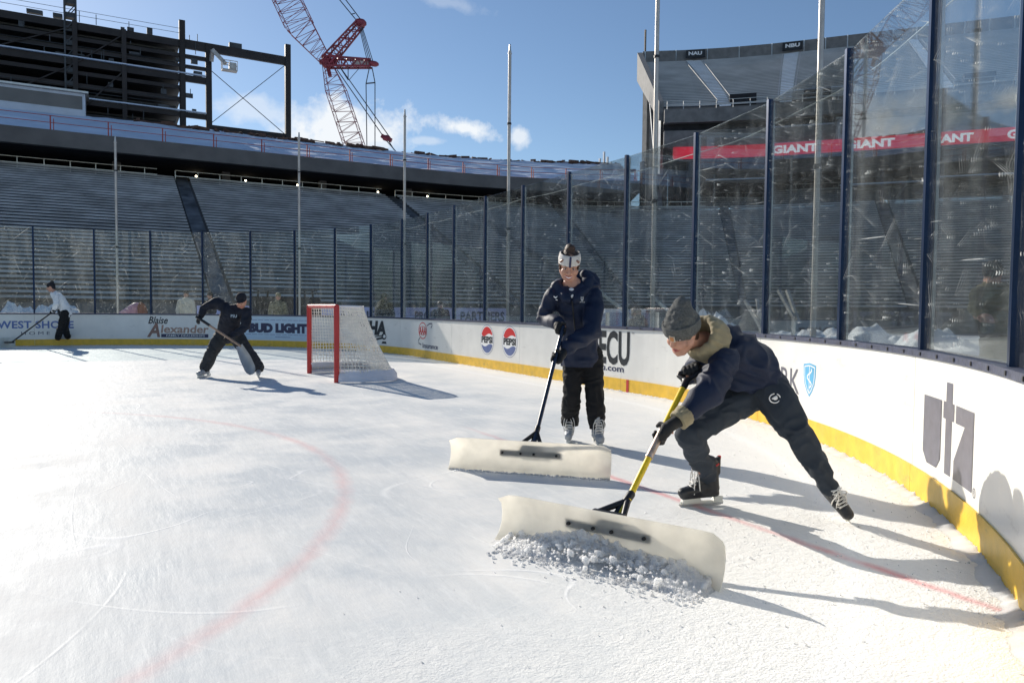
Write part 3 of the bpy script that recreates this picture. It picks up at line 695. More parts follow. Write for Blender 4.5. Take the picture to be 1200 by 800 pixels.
bm = bmesh.new(); beam(bm, (7.1, SY, 21.8), (15.3, SY, 29.6), .07); beam(bm, (7.1, SY+.2, 27.8), (15.3, SY+.2, 21.6), .07); obj('cross_brace', bm, 'craneline', SF)
bm = bmesh.new()
for x in (-6.9, -5.9):
    for y in (SY-.3, SY+.7): beam(bm, (x, y, 20.6), (x, y, 38), .16)
for i in range(12):
    z = 21+i*1.4
    for y in (SY-.3, SY+.7): beam(bm, (-6.9, y, z), (-5.9, y, z+1.4), .08)
    box(bm, (-6.4, SY+.2, z+.3), .9, .9, .5)
obj('hoist_mast', bm, 'deck', SF)
for x in (-9.5, -7.5, 1.0, 9.8): 
    bm = bmesh.new(); box(bm, (x, SY+.2, 30.9), rnd.uniform(.5, 1.6), .5, rnd.uniform(.3, .7)); obj('stacked_material', bm, 'deck', SF)
bm = bmesh.new()
for i in range(150):
    x = rnd.uniform(-60, 6); z = rnd.choice((21.2, 22.75, 24.3, 26.8, 28.1, 29.1, 30.5)); hh = rnd.uniform(.3, 1.3)
    if rnd.random() < .6: beam(bm, (x, SY-.28, z), (x, SY-.28, z+hh), .07)
    else: box(bm, (x, SY-.1, z+hh/4), rnd.uniform(.3, 1.4), .3, hh/2)
for z in (22.85, 26.95, 30.6):
    for dz in (.55, 1.05): beam(bm, (-60, SY-.3, z+dz), (4.2, SY-.3, z+dz), .035)
tag(obj('site_clutter', bm, 'deck', SF), kind='stuff')
for a, b_ in ((-14, -6), (-30, -22), (-6, -1.5)):
    bm = bmesh.new(); beam(bm, (a, SY-.3, 21), (b_, SY-.3, 26.2), .12); beam(bm, (a, SY-.3, 26.2), (b_, SY-.3, 30), .12); obj('cross_brace', bm, 'steel', SF)
WP = empty('work_platform', (8.3, SY-1.6, 28.2), 'grey boom lift basket hanging beside the open steel bay', 'aerial lift')
bm = bmesh.new(); box(bm, (8.9, SY-1.6, 27.5), 1.6, .9, .12); box(bm, (8.9, SY-1.6, 28.1), 1.6, .06, .1)
for x in (8.12, 8.9, 9.68):
    for y in (SY-2.03, SY-1.17): beam(bm, (x, y, 27.5), (x, y, 28.5), .07)
for y in (SY-2.03, SY-1.17): beam(bm, (8.1, y, 28.5), (9.7, y, 28.5), .07)
box(bm, (9.2, SY-1.6, 28.0), .7, .7, .7); obj('basket', bm, 'pole', WP)
bm = bmesh.new(); beam(bm, (7.2, SY-1.2, 29.6), (8.5, SY-1.6, 28.2), .5, .4); beam(bm, (7.2, SY-1.2, 29.6), (7.1, SY-.9, 28.4), .35); obj('boom_arm', bm, 'pole', WP)
# ---- end stand on the right
ES = empty('end_grandstand', bowl(50, 6, -.3), 'tall end stand on the right with steep grey upper seating and white snowy aisles', 'grandstand')
E0, E1 = 29.3, 130
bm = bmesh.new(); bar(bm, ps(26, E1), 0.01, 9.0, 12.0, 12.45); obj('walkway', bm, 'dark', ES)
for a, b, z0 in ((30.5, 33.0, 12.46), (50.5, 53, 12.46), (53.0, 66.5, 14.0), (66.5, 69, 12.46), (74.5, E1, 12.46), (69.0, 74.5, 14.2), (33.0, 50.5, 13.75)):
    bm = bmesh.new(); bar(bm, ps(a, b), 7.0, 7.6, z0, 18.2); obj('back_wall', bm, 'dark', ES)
q = 27
while q < E1:
    bm = bmesh.new(); beam(bm, bowl(q, .8, 12.4), bowl(q, .8, 18.2), .45); obj('column', bm, 'steel', ES)
    if q < 110:
        bm = bmesh.new(); beam(bm, bowl(q, 1.6, 12.4), bowl(q+3.5, 3.6, 18.2), .25); obj('brace', bm, 'deck', ES)
    q += 5.2
for (a, b, o, z, h) in ((30.5, E1, .3, 15.5, .35), (31, E1, 1.5, 16.9, .3), (44, 56, 2.5, 14.6, .12), (57, 64, 1, 14.9, .15)):
    bm = bmesh.new(); bar(bm, ps(a, b), o, o+.8, z, z+h); obj('floor_beam', bm, 'steel', ES)
for (a, b, z) in ((48, 56, 14.75), (57, 65, 15.1), (34, 41, 15.9), (70, 78, 15.95)):
    bm = bmesh.new(); bar(bm, ps(a, b), .1, .9, z, z+.12); obj('snow_ledge', bm, 'roofsnow', ES)
bm = bmesh.new()
for z in (12.95, 13.45): bar(bm, ps(35, E1), -.12, -.06, z, z+.06)
q = 35
while q < 110: beam(bm, bowl(q, -.08, 12.5), bowl(q, -.08, 13.5), .09); q += 2.4
obj('handrail', bm, 'steel', ES)
bm = bmesh.new(); bar(bm, ps(E0+.8, E1), -.3, .5, 18.0, 18.25); obj('ledge', bm, 'steel', ES)
bm = bmesh.new(); bar(bm, ps(E0+1, E1), -.1, .3, 18.27, 19.65); rb = obj('ribbon_board', bm, 'ribbon', ES)
for a, b in ((41.0, 45.7), (48.35, 53.1), (56.0, 60.2), (63.1, 67.0), (70.2, 74.1), (77.3, 81.2)):
    wall_text('GIANT', a, b, 18.5, 19.4, 'ribbonw', -.13, rb, .045)
bm = bmesh.new(); bar(bm, ps(E0, E1), .4, 1.2, 19.7, 21.6); obj('facade', bm, 'concrete', ES)
bm = bmesh.new(); bar(bm, ps(E0, E1), 1.25, 2.6, 21.55, 22.55); obj('window_band', bm, 'dark', ES)
bm = bmesh.new(); bar(bm, ps(E0, E1), .3, 1.3, 22.5, 24.0); obj('parapet', bm, 'concrete', ES)
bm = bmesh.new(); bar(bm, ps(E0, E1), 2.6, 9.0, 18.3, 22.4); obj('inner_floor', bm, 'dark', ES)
bm = bmesh.new(); q = E0+.3
for z in (24.5, 24.95): bar(bm, ps(E0+.2, E1), .5, .56, z, z+.05)
while q < 110: beam(bm, bowl(q, .53, 24), bowl(q, .53, 25), .06); q += 1.8
obj('handrail', bm, 'alu', ES)
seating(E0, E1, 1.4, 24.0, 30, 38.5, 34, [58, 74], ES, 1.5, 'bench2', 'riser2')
for c in (34.9, 42.5, 58, 74):
    bm = bmesh.new(); cb, ct = {34.9: (36.0, 34.0), 42.5: (42.3, 42.8)}.get(c, (c, c)); prev = None
    for r in range(35):
        f = r/34; pc = cb+(ct-cb)*f; o = 1.45+28.5*f; z = 24.52+14.5*f
        cur = [bm.verts.new(bowl(pc-.62, o, z-.05)), bm.verts.new(bowl(pc+.62, o, z-.05)), bm.verts.new(bowl(pc+.62, o+.02, z+.1)), bm.verts.new(bowl(pc-.62, o+.02, z+.1))]
        if prev: bm.faces.new((prev[3], prev[2], cur[1], cur[0]))
        bm.faces.new(cur); prev = cur
    obj('aisle', bm, 'aislesnow', ES)
    for sgn in (-1, 1):
        bm = bmesh.new(); beam(bm, bowl(cb+sgn*.8, 1.6, 25.2), bowl(ct+sgn*.8, 27, 38.0), .06); obj('aisle_rail', bm, 'alu', ES)
    bm = bmesh.new(); bar(bm, [c+1.6, c+4.4], 2.0, 4.6, 24.05, 25.9); obj('portal', bm, 'dark', ES)
bm = bmesh.new(); bar(bm, ps(E0, E1), 30.0, 30.5, 38.3, 40.7); rw = obj('rear_wall', bm, 'concrete', ES)
bm = bmesh.new(); q = E0+.2
bm.free()
while q < 112: bm = bmesh.new(); beam(bm, bowl(q, 29.97, 38.5), bowl(q, 29.97, 40.7), .14); obj('wall_pilaster', bm, 'alu', rw); q += 2.9
for (t, a) in (('NAU', 34.2), ('NBU', 42.9)):
    k = a-.9
    bm = bmesh.new(); bar(bm, [k, k+1.8], 29.25, 29.5, 39.3, 40.4); sgn = obj('section_sign', bm, 'black', rw); wall_text(t, k+.25, k+1.5, 39.6, 40.15, 'inkwhite', 29.2, sgn, .05)
# end wall of the upper tier with its sloping edge, and raking legs
bm = bmesh.new()
f = [bowl(E0-.02, 1.4, 23.0), bowl(E0-.02, 1.4, 25.2), bowl(E0-.02, 30.5, 40.7), bowl(E0-.02, 30.5, 36.4)]
g_ = [bowl(E0-.5, 1.4, 23.0), bowl(E0-.5, 1.4, 25.2), bowl(E0-.5, 30.5, 40.7), bowl(E0-.5, 30.5, 36.4)]
V = [bm.verts.new(p) for p in f+g_]
for a in ((3, 2, 1, 0), (4, 5, 6, 7), (0, 1, 5, 4), (1, 2, 6, 5), (2, 3, 7, 6), (3, 0, 4, 7)): bm.faces.new([V[i] for i in a])
obj('end_wall', bm, 'concrete', ES)
for (o, z) in ((26, 35.5), (14, 29.5), (5, 24.5)):
    bm = bmesh.new(); beam(bm, bowl(E0+.3, o, -.3), bowl(E0+.3, o, z), 1.0); obj('leg', bm, 'concrete', ES)
bm = bmesh.new(); beam(bm, bowl(E0-.2, 2.0, 24), bowl(E0-.2, 2.0, 17), .4); beam(bm, bowl(E0-.2, .5, 12), bowl(E0-.2, 14, 29.5), .5); obj('brace', bm, 'alu', ES)
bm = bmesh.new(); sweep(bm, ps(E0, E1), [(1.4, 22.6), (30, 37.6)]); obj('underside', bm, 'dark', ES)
bm = bmesh.new(); c = bowl(E0+.2, 29.9, 40.7); beam(bm, c, c+UP*3.2, .22); obj('lightning_rod', bm, 'steel', ES)
bm = bmesh.new(); c = bowl(60.2, 30.6, 40.7); beam(bm, c, c+UP*4.8, .16); beam(bm, c+UP*3.9, c+UP*4.9, .4); obj('antenna', bm, 'steel', ES)
# low light structure with masts in the gap
MS = empty('light_mast', at(712, 330, 128), 'small pale mast cluster rising in the gap between the two stands', 'mast'); MS.location.z = -.3
bm = bmesh.new()
for (x, y) in ((703, 186), (708, 178), (712, 184), (716, 190), (722, 193)):
    t = at(x, y, 128); beam(bm, (t.x, t.y, -.3), t, .3)
obj('masts', bm, 'whitepaint', MS)
bm = bmesh.new(); a = at(700, 200, 128); b = at(745, 200, 128); beam(bm, a, b, .25, .5); beam(bm, a-UP*1.4, b-UP*1.4, .4, .9); obj('gantry', bm, 'deck', MS)

# ------------------------------------------------------------------ crawler crane
def lattice(bm, a, b, w0, w1, n, t=.09):
    a, b = Vector(a), Vector(b); d = (b-a).normalized(); x = d.cross(FW).normalized(); y = d.cross(x)
    def P(i, k):
        f = i/n; w = (w0+(w1-w0)*f)/2; s = ((-1, -1), (1, -1), (1, 1), (-1, 1))[k]
        return a+(b-a)*f+x*(s[0]*w)+y*(s[1]*w)
    for k in range(4): beam(bm, P(0, k), P(n, k), t*1.5, t*1.5, FW)
    for i in range(n):
        for k in range(4):
            q = (k+1) % 4
            beam(bm, P(i, k), P(i+1, q), t*.8, t*.8, FW) if (i+k) % 2 else beam(bm, P(i, q), P(i+1, k), t*.8, t*.8, FW)
            if i % 3 == 0: beam(bm, P(i, k), P(i, q), t*.8, t*.8, FW)
DC = 160.0
J = at(383, 73, DC)
CRN = empty('lattice_crane', at(480, 355, DC), 'tall red lattice boom crane standing behind the left stand', 'crane'); CRN.location.z = 0
bm = bmesh.new(); base = at(474, 348, DC); mid = J+(base-J)*.12; lattice(bm, mid, base, 3.9, 4.1, 40); lattice(bm, J, mid, 1.7, 3.9, 5); obj('main_boom', bm, 'crane', CRN)
bm = bmesh.new(); t1 = at(351, 30, DC-2); lattice(bm, J, t1, 2.2, 5.4, 9); lattice(bm, t1, at(318, -40, DC-4), 5.4, 5.2, 12); obj('luffing_jib', bm, 'crane', CRN)
bm = bmesh.new(); ta = at(423, 27, DC); lattice(bm, J, ta, 2.2, 1.5, 10, .2); ell(bm, ta, 1.3, .8, .9, n=10); obj('strut', bm, 'crane', CRN)
bm = bmesh.new(); tb = at(438, 75, DC); lattice(bm, J, J+(tb-J)*.95, 2.0, 1.4, 10, .24); ell(bm, tb, 1.2, .8, .6, n=10); obj('strut', bm, 'crane', CRN)
bm = bmesh.new(); beam(bm, J+(tb-J)*.55, J+(tb-J)*.9, .9, .8); obj('strut_panel', bm, 'cranew', CRN)
bm = bmesh.new(); ell(bm, J, 1.3, 1.1, 1.4, n=10); beam(bm, J-RT*1.5, J+RT*2.2, .9, .9); beam(bm, J, J-UP*3+RT*.7, .7, .7); obj('boom_head', bm, 'crane', CRN)
bm = bmesh.new()
def ln(*p, r=.11):
    for a, b in zip(p, p[1:]): tube(bm, [at(*a, DC), at(*b, DC)], r, 5)
ln((420, 27), (388, -12)); ln((424, 25), (396, -12)); ln((411, 17), (416, 16))
for k in range(4): ln((421+k*1.2, 32), (431+k*2.2, 74), r=.09)
ln((433, 79), (429, 98), (430, 172)); ln((436, 79), (439.5, 97), (439.5, 176)); ln((429, 98), (439.5, 97), r=.16)
ln((395, 82), (452, 164)); ln((398, 78), (456, 160)); ln((454, 163), (462, 176)); ln((452, 164), (466, 180)); ln((408, 76), (408, 94), (399, 80), r=.1); ln((409, 94), (421, 80), r=.07)
obj('cables', bm, 'craneline', CRN)
bm = bmesh.new(); h_ = at(453, 162, DC); ell(bm, h_, 1.1, .6, .7, n=8); beam(bm, h_-RT*1.1+UP*.5, h_+RT*1.1-UP*.5, .8); obj('sheave_block', bm, 'crane', CRN)
# ------------------------------------------------------------------ goal
GO = empty('hockey_goal', (.4, 0, 0), 'red framed hockey goal with white netting standing on the ice', 'goal')
def arcpts(P, n=10):   # smooth closed-open path by Catmull-Rom
    o = []
    Q = [P[0]]+P+[P[-1]]
    for i in range(1, len(Q)-2):
        for k in range(n):
            t = k/n; a, b, c, d = Q[i-1], Q[i], Q[i+1], Q[i+2]
            o.append((b*2+(c-a)*t+(a*2-b*5+c*4-d)*t*t+(b*3-a-c*3+d)*t*t*t)*.5)
    o.append(P[-1]); return o
V3 = lambda x, y, z=0: Vector((x, y, z))
base_p = arcpts([V3(0, -.915), V3(.35, -1.06), V3(.80, -1.05), V3(1.04, -.78), V3(1.10, 0), V3(1.04, .78), V3(.80, 1.05), V3(.35, 1.06), V3(0, .915)])
top_p = arcpts([V3(0, -.915, 1.22), V3(.18, -.93, 1.22), V3(.40, -.88, 1.215), V3(.50, -.66, 1.21), V3(.53, 0, 1.20), V3(.50, .66, 1.21), V3(.40, .88, 1.215), V3(.18, .93, 1.22), V3(0, .915, 1.22)])
for y in (-.915, .915):
    bm = bmesh.new(); tube(bm, [(0, y, 0), (0, y, 1.19), (0, y-.005*(1 if y > 0 else -1), 1.23)], .043, 16); obj('post', bm, 'redpaint', GO, True)
bm = bmesh.new(); tube(bm, [(0, -.915, 1.215), (0, .915, 1.215)], .034, 14); obj('crossbar', bm, 'redpaint', GO, True)
bm = bmesh.new(); tube(bm, [p+UP*.03 for p in base_p], .024, 8); obj('base_bar', bm, 'canvas', GO, True)
bm = bmesh.new(); tube(bm, top_p, .014, 8); obj('top_bar', bm, 'canvas', GO, True)
bm = bmesh.new(); tube(bm, [(.0, -.915, .03), (0.55, 0, .03)], .001, 3)
def resample(P, n):
    d = [0]
    for a, b in zip(P, P[1:]): d.append(d[-1]+(b-a).length)
    o = []; j = 0
    for i in range(n+1):
        t = d[-1]*i/n
        while j < len(P)-2 and d[j+1] < t: j += 1
        f = (t-d[j])/max(1e-6, d[j+1]-d[j]); o.append(P[j]+(P[j+1]-P[j])*min(f, 1))
    return o
bm.free(); bm = bmesh.new()
NV, NH = 62, 21
bp_ = resample(base_p, NV); tp_ = resample(top_p, NV)
def netp(i, f):
    a, b = tp_[i], bp_[i]+UP*.04; q = a+(b-a)*f
    c = (Vector((.45, 0, q.z))-q); sag = math.sin(math.pi*f)*.035*(1+.3*math.sin(i*.5))
    q = q+c.normalized()*sag; return q+Vector((.006*math.sin(i*2.1+f*23), .006*math.sin(i*1.3+f*31), 0))
for i in range(0, NV+1): tube(bm, [netp(i, k/9) for k in range(10)], .0066, 4, caps=False)
for j in range(0, NH+1): tube(bm, [netp(i, j/NH) for i in range(0, NV+1, 2)], .0066, 4, caps=False)
for i in range(2, NV-1, 2):      # roof of the net
    a = tp_[i]; tube(bm, [a+UP*.005, Vector((0, a.y, 1.22))], .0066, 4, caps=False)
for j in range(1, 10):
    x = .5*j/10; tube(bm, [(x, -.9, 1.222), (x, 0, 1.215), (x, .9, 1.222)], .0066, 4, caps=False)
obj('netting', bm, 'cord', GO)
bm = bmesh.new(); prev = None     # canvas skirt lying along the foot of the net
for i, p in enumerate(resample(base_p, 60)):
    w = .5+.5*noise.noise(p*3); q = (Vector((.4, 0, 0))-p).normalized()
    cur = [bm.verts.new(p-q*.03+UP*.01), bm.verts.new(p-q*.022+UP*(.10+.03*w)), bm.verts.new(p+q*.05+UP*(.17+.05*w)), bm.verts.new(p+q*.055+UP*(.16+.05*w)), bm.verts.new(p-q*.01+UP*.08)]
    if prev:
        for k in range(4): bm.faces.new((prev[k], cur[k], cur[k+1], prev[k+1]))
    prev = cur
obj('skirt', bm, 'canvas', GO, True)

# ------------------------------------------------------------------ people
def head_frame(f, u):
    Y = f.normalized(); Z = (u-Y*u.dot(Y)).normalized(); return Y.cross(Z), Y, Z
def head_elems(bm, H, X, Y, Z, k=1.0):
    P = lambda x, y, z: H+(X*x+Y*y+Z*z)*k
    ell(bm, P(0, -.012, .032), .076*k, .094*k, .086*k, X, Y, Z, 24)
    cap(bm, P(0, .022, -.005), .058*k, P(0, .040, -.082), .036*k, X, 1.0)
    for s in (-1, 1):
        ell(bm, P(.036*s, .056, -.030), .030*k, .026*k, .030*k, X, Y, Z)
        cap(bm, P(.074*s, -.012, .016), .014*k, P(.070*s, -.004, -.026), .010*k, Y, 1.2)
        cap(bm, P(.055*s, .01, -.045), .024*k, P(.022*s, .052, -.092), .022*k)
        cap(bm, P(.012*s, .083, .030), .011*k, P(.042*s, .068, .028), .011*k)
    cap(bm, P(0, .086, .012), .009*k, P(0, .107, -.022), .014*k)
    for s in (-1, 1): ell(bm, P(.012*s, .094, -.030), .009*k, .010*k, .008*k, X, Y, Z, 10)
    cap(bm, P(-.018, .078, -.056), .0095*k, P(.018, .078, -.056), .0095*k)
    cap(bm, P(-.013, .076, -.071), .0095*k, P(.013, .076, -.071), .0095*k)
    ell(bm, P(0, .066, -.098), .022*k, .018*k, .018*k, X, Y, Z)
def face_bits(par, H, X, Y, Z, k=1.0, smile=False):
    P = lambda x, y, z: H+(X*x+Y*y+Z*z)*k
    for s in (-1, 1):
        bm = bmesh.new(); ell(bm, P(.032*s, .0755, .008), .0120*k, .009*k, .0042*k, X, Y, Z, 12); e = obj('eye', bm, 'eyewhite', par, True)
        bm = bmesh.new(); ell(bm, P(.032*s, .0800, .0065), .0062*k, .006*k, .0052*k, X, Y, Z, 10); obj('pupil', bm, 'eye', e, True)
        bm = bmesh.new(); chain(bm, [P(.020*s, .082, .0145), P(.033*s, .085, .0165), P(.046*s, .075, .0125)], [.0016*k, .0022*k, .0014*k]); obj('eyelashes', bm, 'hair', e, True)
        bm = bmesh.new(); chain(bm, [P(.019*s, .092, .031), P(.034*s, .086, .035), P(.05*s, .070, .027)], [.0022*k, .0028*k, .0016*k]); obj('eyebrow', bm, 'hair', par, True)
    bm = bmesh.new()
    if smile:
        chain(bm, [P(-.036, .066, -.046), P(-.020, .083, -.054), P(0, .0895, -.056), P(.020, .083, -.054), P(.036, .066, -.046)], [.0026*k, .0036*k, .0036*k, .0036*k, .0026*k])
        chain(bm, [P(-.035, .066, -.049), P(-.019, .081, -.073), P(0, .0865, -.080), P(.019, .081, -.073), P(.035, .066, -.049)], [.0022*k, .004*k, .0046*k, .004*k, .0022*k])
    else:
        chain(bm, [P(-.024, .077, -.063), P(-.010, .087, -.060), P(0, .088, -.061), P(.010, .087, -.060), P(.024, .077, -.063)], [.002*k, .0042*k, .0042*k, .0042*k, .002*k])
        chain(bm, [P(-.018, .080, -.067), P(0, .0865, -.070), P(.018, .080, -.067)], [.003*k, .005*k, .003*k])
    l = obj('lips', bm, 'lips', par, True)
    if smile:
        bm = bmesh.new(); chain(bm, [P(-.028, .073, -.056), P(-.014, .082, -.064), P(0, .086, -.067), P(.014, .082, -.064), P(.028, .073, -.056)], [.003*k, .006*k, .007*k, .006*k, .003*k]); obj('teeth', bm, 'teeth', l, True)
def grip(bm, G, a, n, wrist, r=.018, fr=.0115, flip=1, thumb=1):
    a = a.normalized(); n = (n-a*n.dot(a)).normalized(); b = a.cross(n)*flip
    pc = G+n*(r+.017)
    cap(bm, pc-a*.032, .022, pc+a*.032, .024)
    cap(bm, pc-a*.028+n*.008+b*-.018, .020, pc+a*.030+n*.008+b*-.018, .021)
    chain(bm, [Vector(wrist), Vector(wrist)*.35+(pc+n*.012-b*.02)*.65, pc+n*.006], [.034, .033, .028])
    for i in range(4):
        o = (i-1.5)*.0225; ln = (.94, 1.0, .96, .82)[i]
        pts = [G+a*o+n*(r+.026)+b*.004]
        for ph in (38, 82, 135, 185, 225):
            if ph*1.0 > 235*ln: break
            q = R_(ph*ln); pts.append(G+a*o+(n*math.cos(q)+b*math.sin(q))*(r+fr*.9))
        chain(bm, pts, [fr*1.12]+[fr*(1.08-.05*j) for j in range(len(pts)-1)])
    pts = [pc+a*.030*thumb-b*.012]
    for ph, oo in ((-35, .046), (-80, .050), (-125, .046)):
        q = R_(ph); pts.append(G+a*oo*thumb+(n*math.cos(q)+b*math.sin(q))*(r+fr))
    chain(bm, pts, [.017, .0145, .0125, .011])
def mit(bm, W, d, n, L_=.17, k=1.0):
    "relaxed hand: palm and five slightly curled fingers; d = pointing direction, n = back of the hand"
    d = d.normalized(); n = (n-d*n.dot(d)).normalized(); s = d.cross(n)
    cap(bm, W, .028*k, W+d*.075*k, .034*k, s, 1.2)
    for i in range(4):
        b = W+d*.08*k+s*((i-1.5)*.021*k); ln = (.88, 1, .95, .75)[i]
        chain(bm, [b, b+d*.035*k*ln-n*.006*k, b+d*.058*k*ln-n*.022*k, b+d*.066*k*ln-n*.042*k], [.012*k, .0115*k, .0105*k, .009*k])
    b = W+d*.03*k+s*.03*k; chain(bm, [b, b+s*.03*k+d*.02*k-n*.01*k, b+s*.034*k+d*.045*k-n*.025*k], [.015*k, .013*k, .010*k])
def skate(par, ank, toe, up, mb, trim=None, k=1.0, laces=True, leg=None):
    "ank: ankle joint, toe/up directions of the boot; the runner sits .125 below the ankle"
    Y = toe.normalized(); Z = (up-Y*up.dot(Y)).normalized(); X = Y.cross(Z)
    Lg = (leg or Z).normalized(); Lf = X.cross(Lg)*-1
    P = lambda x, y, z: ank+(X*x+Y*y+Z*z)*k
    Q = lambda x, y, z: ank+(X*x+Lf*y+Lg*z)*k
    bm = bmesh.new()
    cap(bm, P(0, -.035, -.045), .042*k, P(0, .07, -.052), .040*k, X, .92)
    cap(bm, P(0, .07, -.054), .040*k, P(0, .165, -.066), .030*k, X, 1.15)
    cap(bm, P(0, -.03, -.03), .044*k, Q(0, -.015, .105), .052*k, X, .86)
    cap(bm, P(0, .045, -.02), .034*k, Q(0, .018, .085), .040*k, X, .9)
    cap(bm, Q(0, -.062, .05), .018*k, Q(0, -.072, .14), .012*k, X, 1.7)
    cap(bm, P(0, -.05, -.078), .024*k, P(0, .16, -.088), .022*k, X, 1.5)
    s = remesh('skate', bm, mb, par, .006, 3)
    bm = bmesh.new()
    def prism(pts, w):
        a = [bm.verts.new(P(-w/2, y, z)) for y, z in pts]; b = [bm.verts.new(P(w/2, y, z)) for y, z in pts]
        n = len(pts); bm.faces.new(a); bm.faces.new(b[::-1])
        for i in range(n): bm.faces.new((a[i], b[i], b[(i+1) % n], a[(i+1) % n]))
    prism([(-.095, -.098), (-.045, -.098), (-.028, -.128), (-.085, -.132)], .034); prism([(.055, -.102), (.165, -.104), (.175, -.128), (.045, -.128)], .034)
    prism([(-.098, -.122), (.182, -.122), (.176, -.138), (-.10, -.138)], .014); h = obj('blade_holder', bm, 'holder', s)
    bm = bmesh.new(); prism([(-.105, -.136), (.188, -.136), (.192, -.144), (.17, -.156), (-.07, -.156), (-.10, -.15)], .0045); obj('runner', bm, 'blade_steel', h)
    if laces:
        bm = bmesh.new()
        for i in range(6):
            f = i/5; y = .115-.065*f; z = -.028+.105*f
            tube(bm, [P(-.030, y-.01, z-.008), P(0, y+.004, z+.004), P(.030, y+.006, z+.004)], .0042*k, 5); tube(bm, [P(.030, y-.01, z-.008), P(0, y+.006, z+.006), P(-.030, y+.006, z+.004)], .0042*k, 5)
        for sx in (-1, 1):
            tube(bm, arcpts([P(0, .06, .07), P(.03*sx, .085, .085), P(.048*sx, .08, .03), P(.044*sx, .07, -.05)], 6), .0038*k, 5)
            tube(bm, arcpts([P(0, .06, .07), P(.02*sx, .095, .06), P(.032*sx, .10, .0), P(.038*sx, .105, -.075)], 6), .0034*k, 5)
        obj('laces', bm, 'lace', s, True)
    if trim:
        bm = bmesh.new(); tube(bm, [Q(.047*math.cos(a*.35), -.012+.056*math.sin(a*.35), .095-.012*math.sin(a*.35)) for a in range(19)], .006*k, 6); tube(bm, [Q(0, -.066, .11), Q(0, -.077, .135), Q(0, -.078, .152)], .011*k, 8); obj('boot_trim', bm, trim, s, True)
    return s
def body(par, H, HX, HY, HZ, J, m='skin', vox=.009, hk=1.0):
    bm = bmesh.new(); head_elems(bm, H, HX, HY, HZ, hk)
    cap(bm, H-HZ*.05-HY*.02, .052, J['neck'], .056)
    X = (J['shR']-J['shL']).normalized()
    chain(bm, [J['neck'], J['chest'], J['waist'], J['pelvis']], [.07, .115, .10, .105], X, 1.25)
    for s in 'LR':
        cap(bm, J['chest'], .08, J['sh'+s], .055)
        chain(bm, [J['sh'+s], J['el'+s], J['wr'+s]], [.050, .038, .027])
        chain(bm, [J['pelvis'], J['hip'+s], J['kn'+s], J['an'+s]], [.09, .085, .055, .030])
        d = (J['hd'+s]-J['wr'+s]); d = d.normalized() if d.length > 1e-3 else UP*-1
        mit(bm, J['wr'+s], d, UP, k=.6)
    return remesh('body', bm, m, par, vox, 4)

# ---- woman in the long parka
WD = 6.45
hf = dv(-.06, -.50, -.86); HX, HY, HZ = head_frame(hf, dv(.02, .9, -.42))
J = dict(neck=at(670, 333, 6.46), chest=at(673, 352, 6.50), waist=at(680, 392, 6.58), pelvis=at(683, 412, 6.6),
         shL=at(648, 347, 6.46), shR=at(696, 347, 6.50), elL=at(637, 373, 6.52), elR=at(694, 388, 6.26), wrL=at(654, 379, 6.24), wrR=at(661, 409, 6.06),
         hdL=at(661, 382, 6.20), hdR=at(651, 418, 5.95), hipL=at(673, 416, 6.60), hipR=at(694, 416, 6.60), knL=at(670, 464, 6.52), knR=at(697, 467, 6.52),
         anL=at(667, 503, 6.60), anR=at(700, 506, 6.52), toeL=dv(-.15, -.05, -1), toeR=dv(.12, -.05, -1))
gL = gnd(668, 519); gR = gnd(700, 523); J['anL'] = Vector((gL.x, gL.y, .156))+FW*.07; J['anR'] = Vector((gR.x, gR.y, .156))+FW*.07
WM = empty('person', (gL+gR)/2, 'smiling woman in long navy parka and white headband pushing a wide scraper', 'person')
H = at(667, 311, 6.36)
body(WM, H, HX, HY, HZ, J, vox=.007, hk=1.08)
face_bits(WM, H, HX, HY, HZ, 1.08, True)
P = lambda x, y, z: H+(HX*x+HY*y+HZ*z)*1.1
bm = bmesh.new(); ell(bm, P(0, -.022, .045), .083, .100, .086, HX, HY, HZ, 20); ell(bm, P(.0, -.04, .125), .046, .05, .04, HX, HY, HZ); cap(bm, P(0, -.06, .06), .06, P(.0, -.08, -.04), .055)
for s in (-1, 1): cap(bm, P(.070*s, .015, .02), .014, P(.068*s, .012, -.03), .009)
remesh('hair', bm, 'hair', WM, .007, 2, .004, 60)
bm = bmesh.new(); rings = []
for i in range(40):
    a = 2*math.pi*i/40; c, s = math.cos(a), math.sin(a); bulge = .014 if abs(c) > .75 else 0
    cols = []
    for (k, z) in ((1.0, .020), (1.07, .022), (1.10+bulge*.5, .058), (1.03, .096), (.93, .106), (.90, .10), (.95, .03)):
        cols.append(bm.verts.new(P(.080*c*k, -.012+.099*s*k, z+(.012 if s > 0 else -.01)*abs(s))))
    rings.append(cols)
for a, b in zip(rings, rings[1:]+rings[:1]):
    for k in range(7): bm.faces.new((a[k], b[k], b[(k+1) % 7], a[(k+1) % 7]))
hb = obj('headband', bm, 'knitwhite', WM, True)
bm = bmesh.new(); chain(bm, [P(-.004, .099, .038), P(-.004, .1015, .072), P(-.004, .090, .110)], [.010, .010, .009], HX, 1.0); obj('stripe', bm, 'inknavy', hb, True)
bm = bmesh.new()
for s in (-1, 1): chain(bm, [P(.056*s, .071, .078), P(.068*s, .055, .060)], [.010, .012])
obj('patches', bm, 'inkbrown', hb, True)
bm = bmesh.new(); sx = (J['shR']-J['shL']).normalized()
hem = at(680, 418, 6.60)
chain(bm, [at(671, 343, 6.50), at(673, 356, 6.50), at(678, 388, 6.56), hem], [.118, .142, .150, .172], sx, 1.12)
for s in 'LR':
    cap(bm, J['chest']+UP*.05, .10, J['sh'+s], .076)
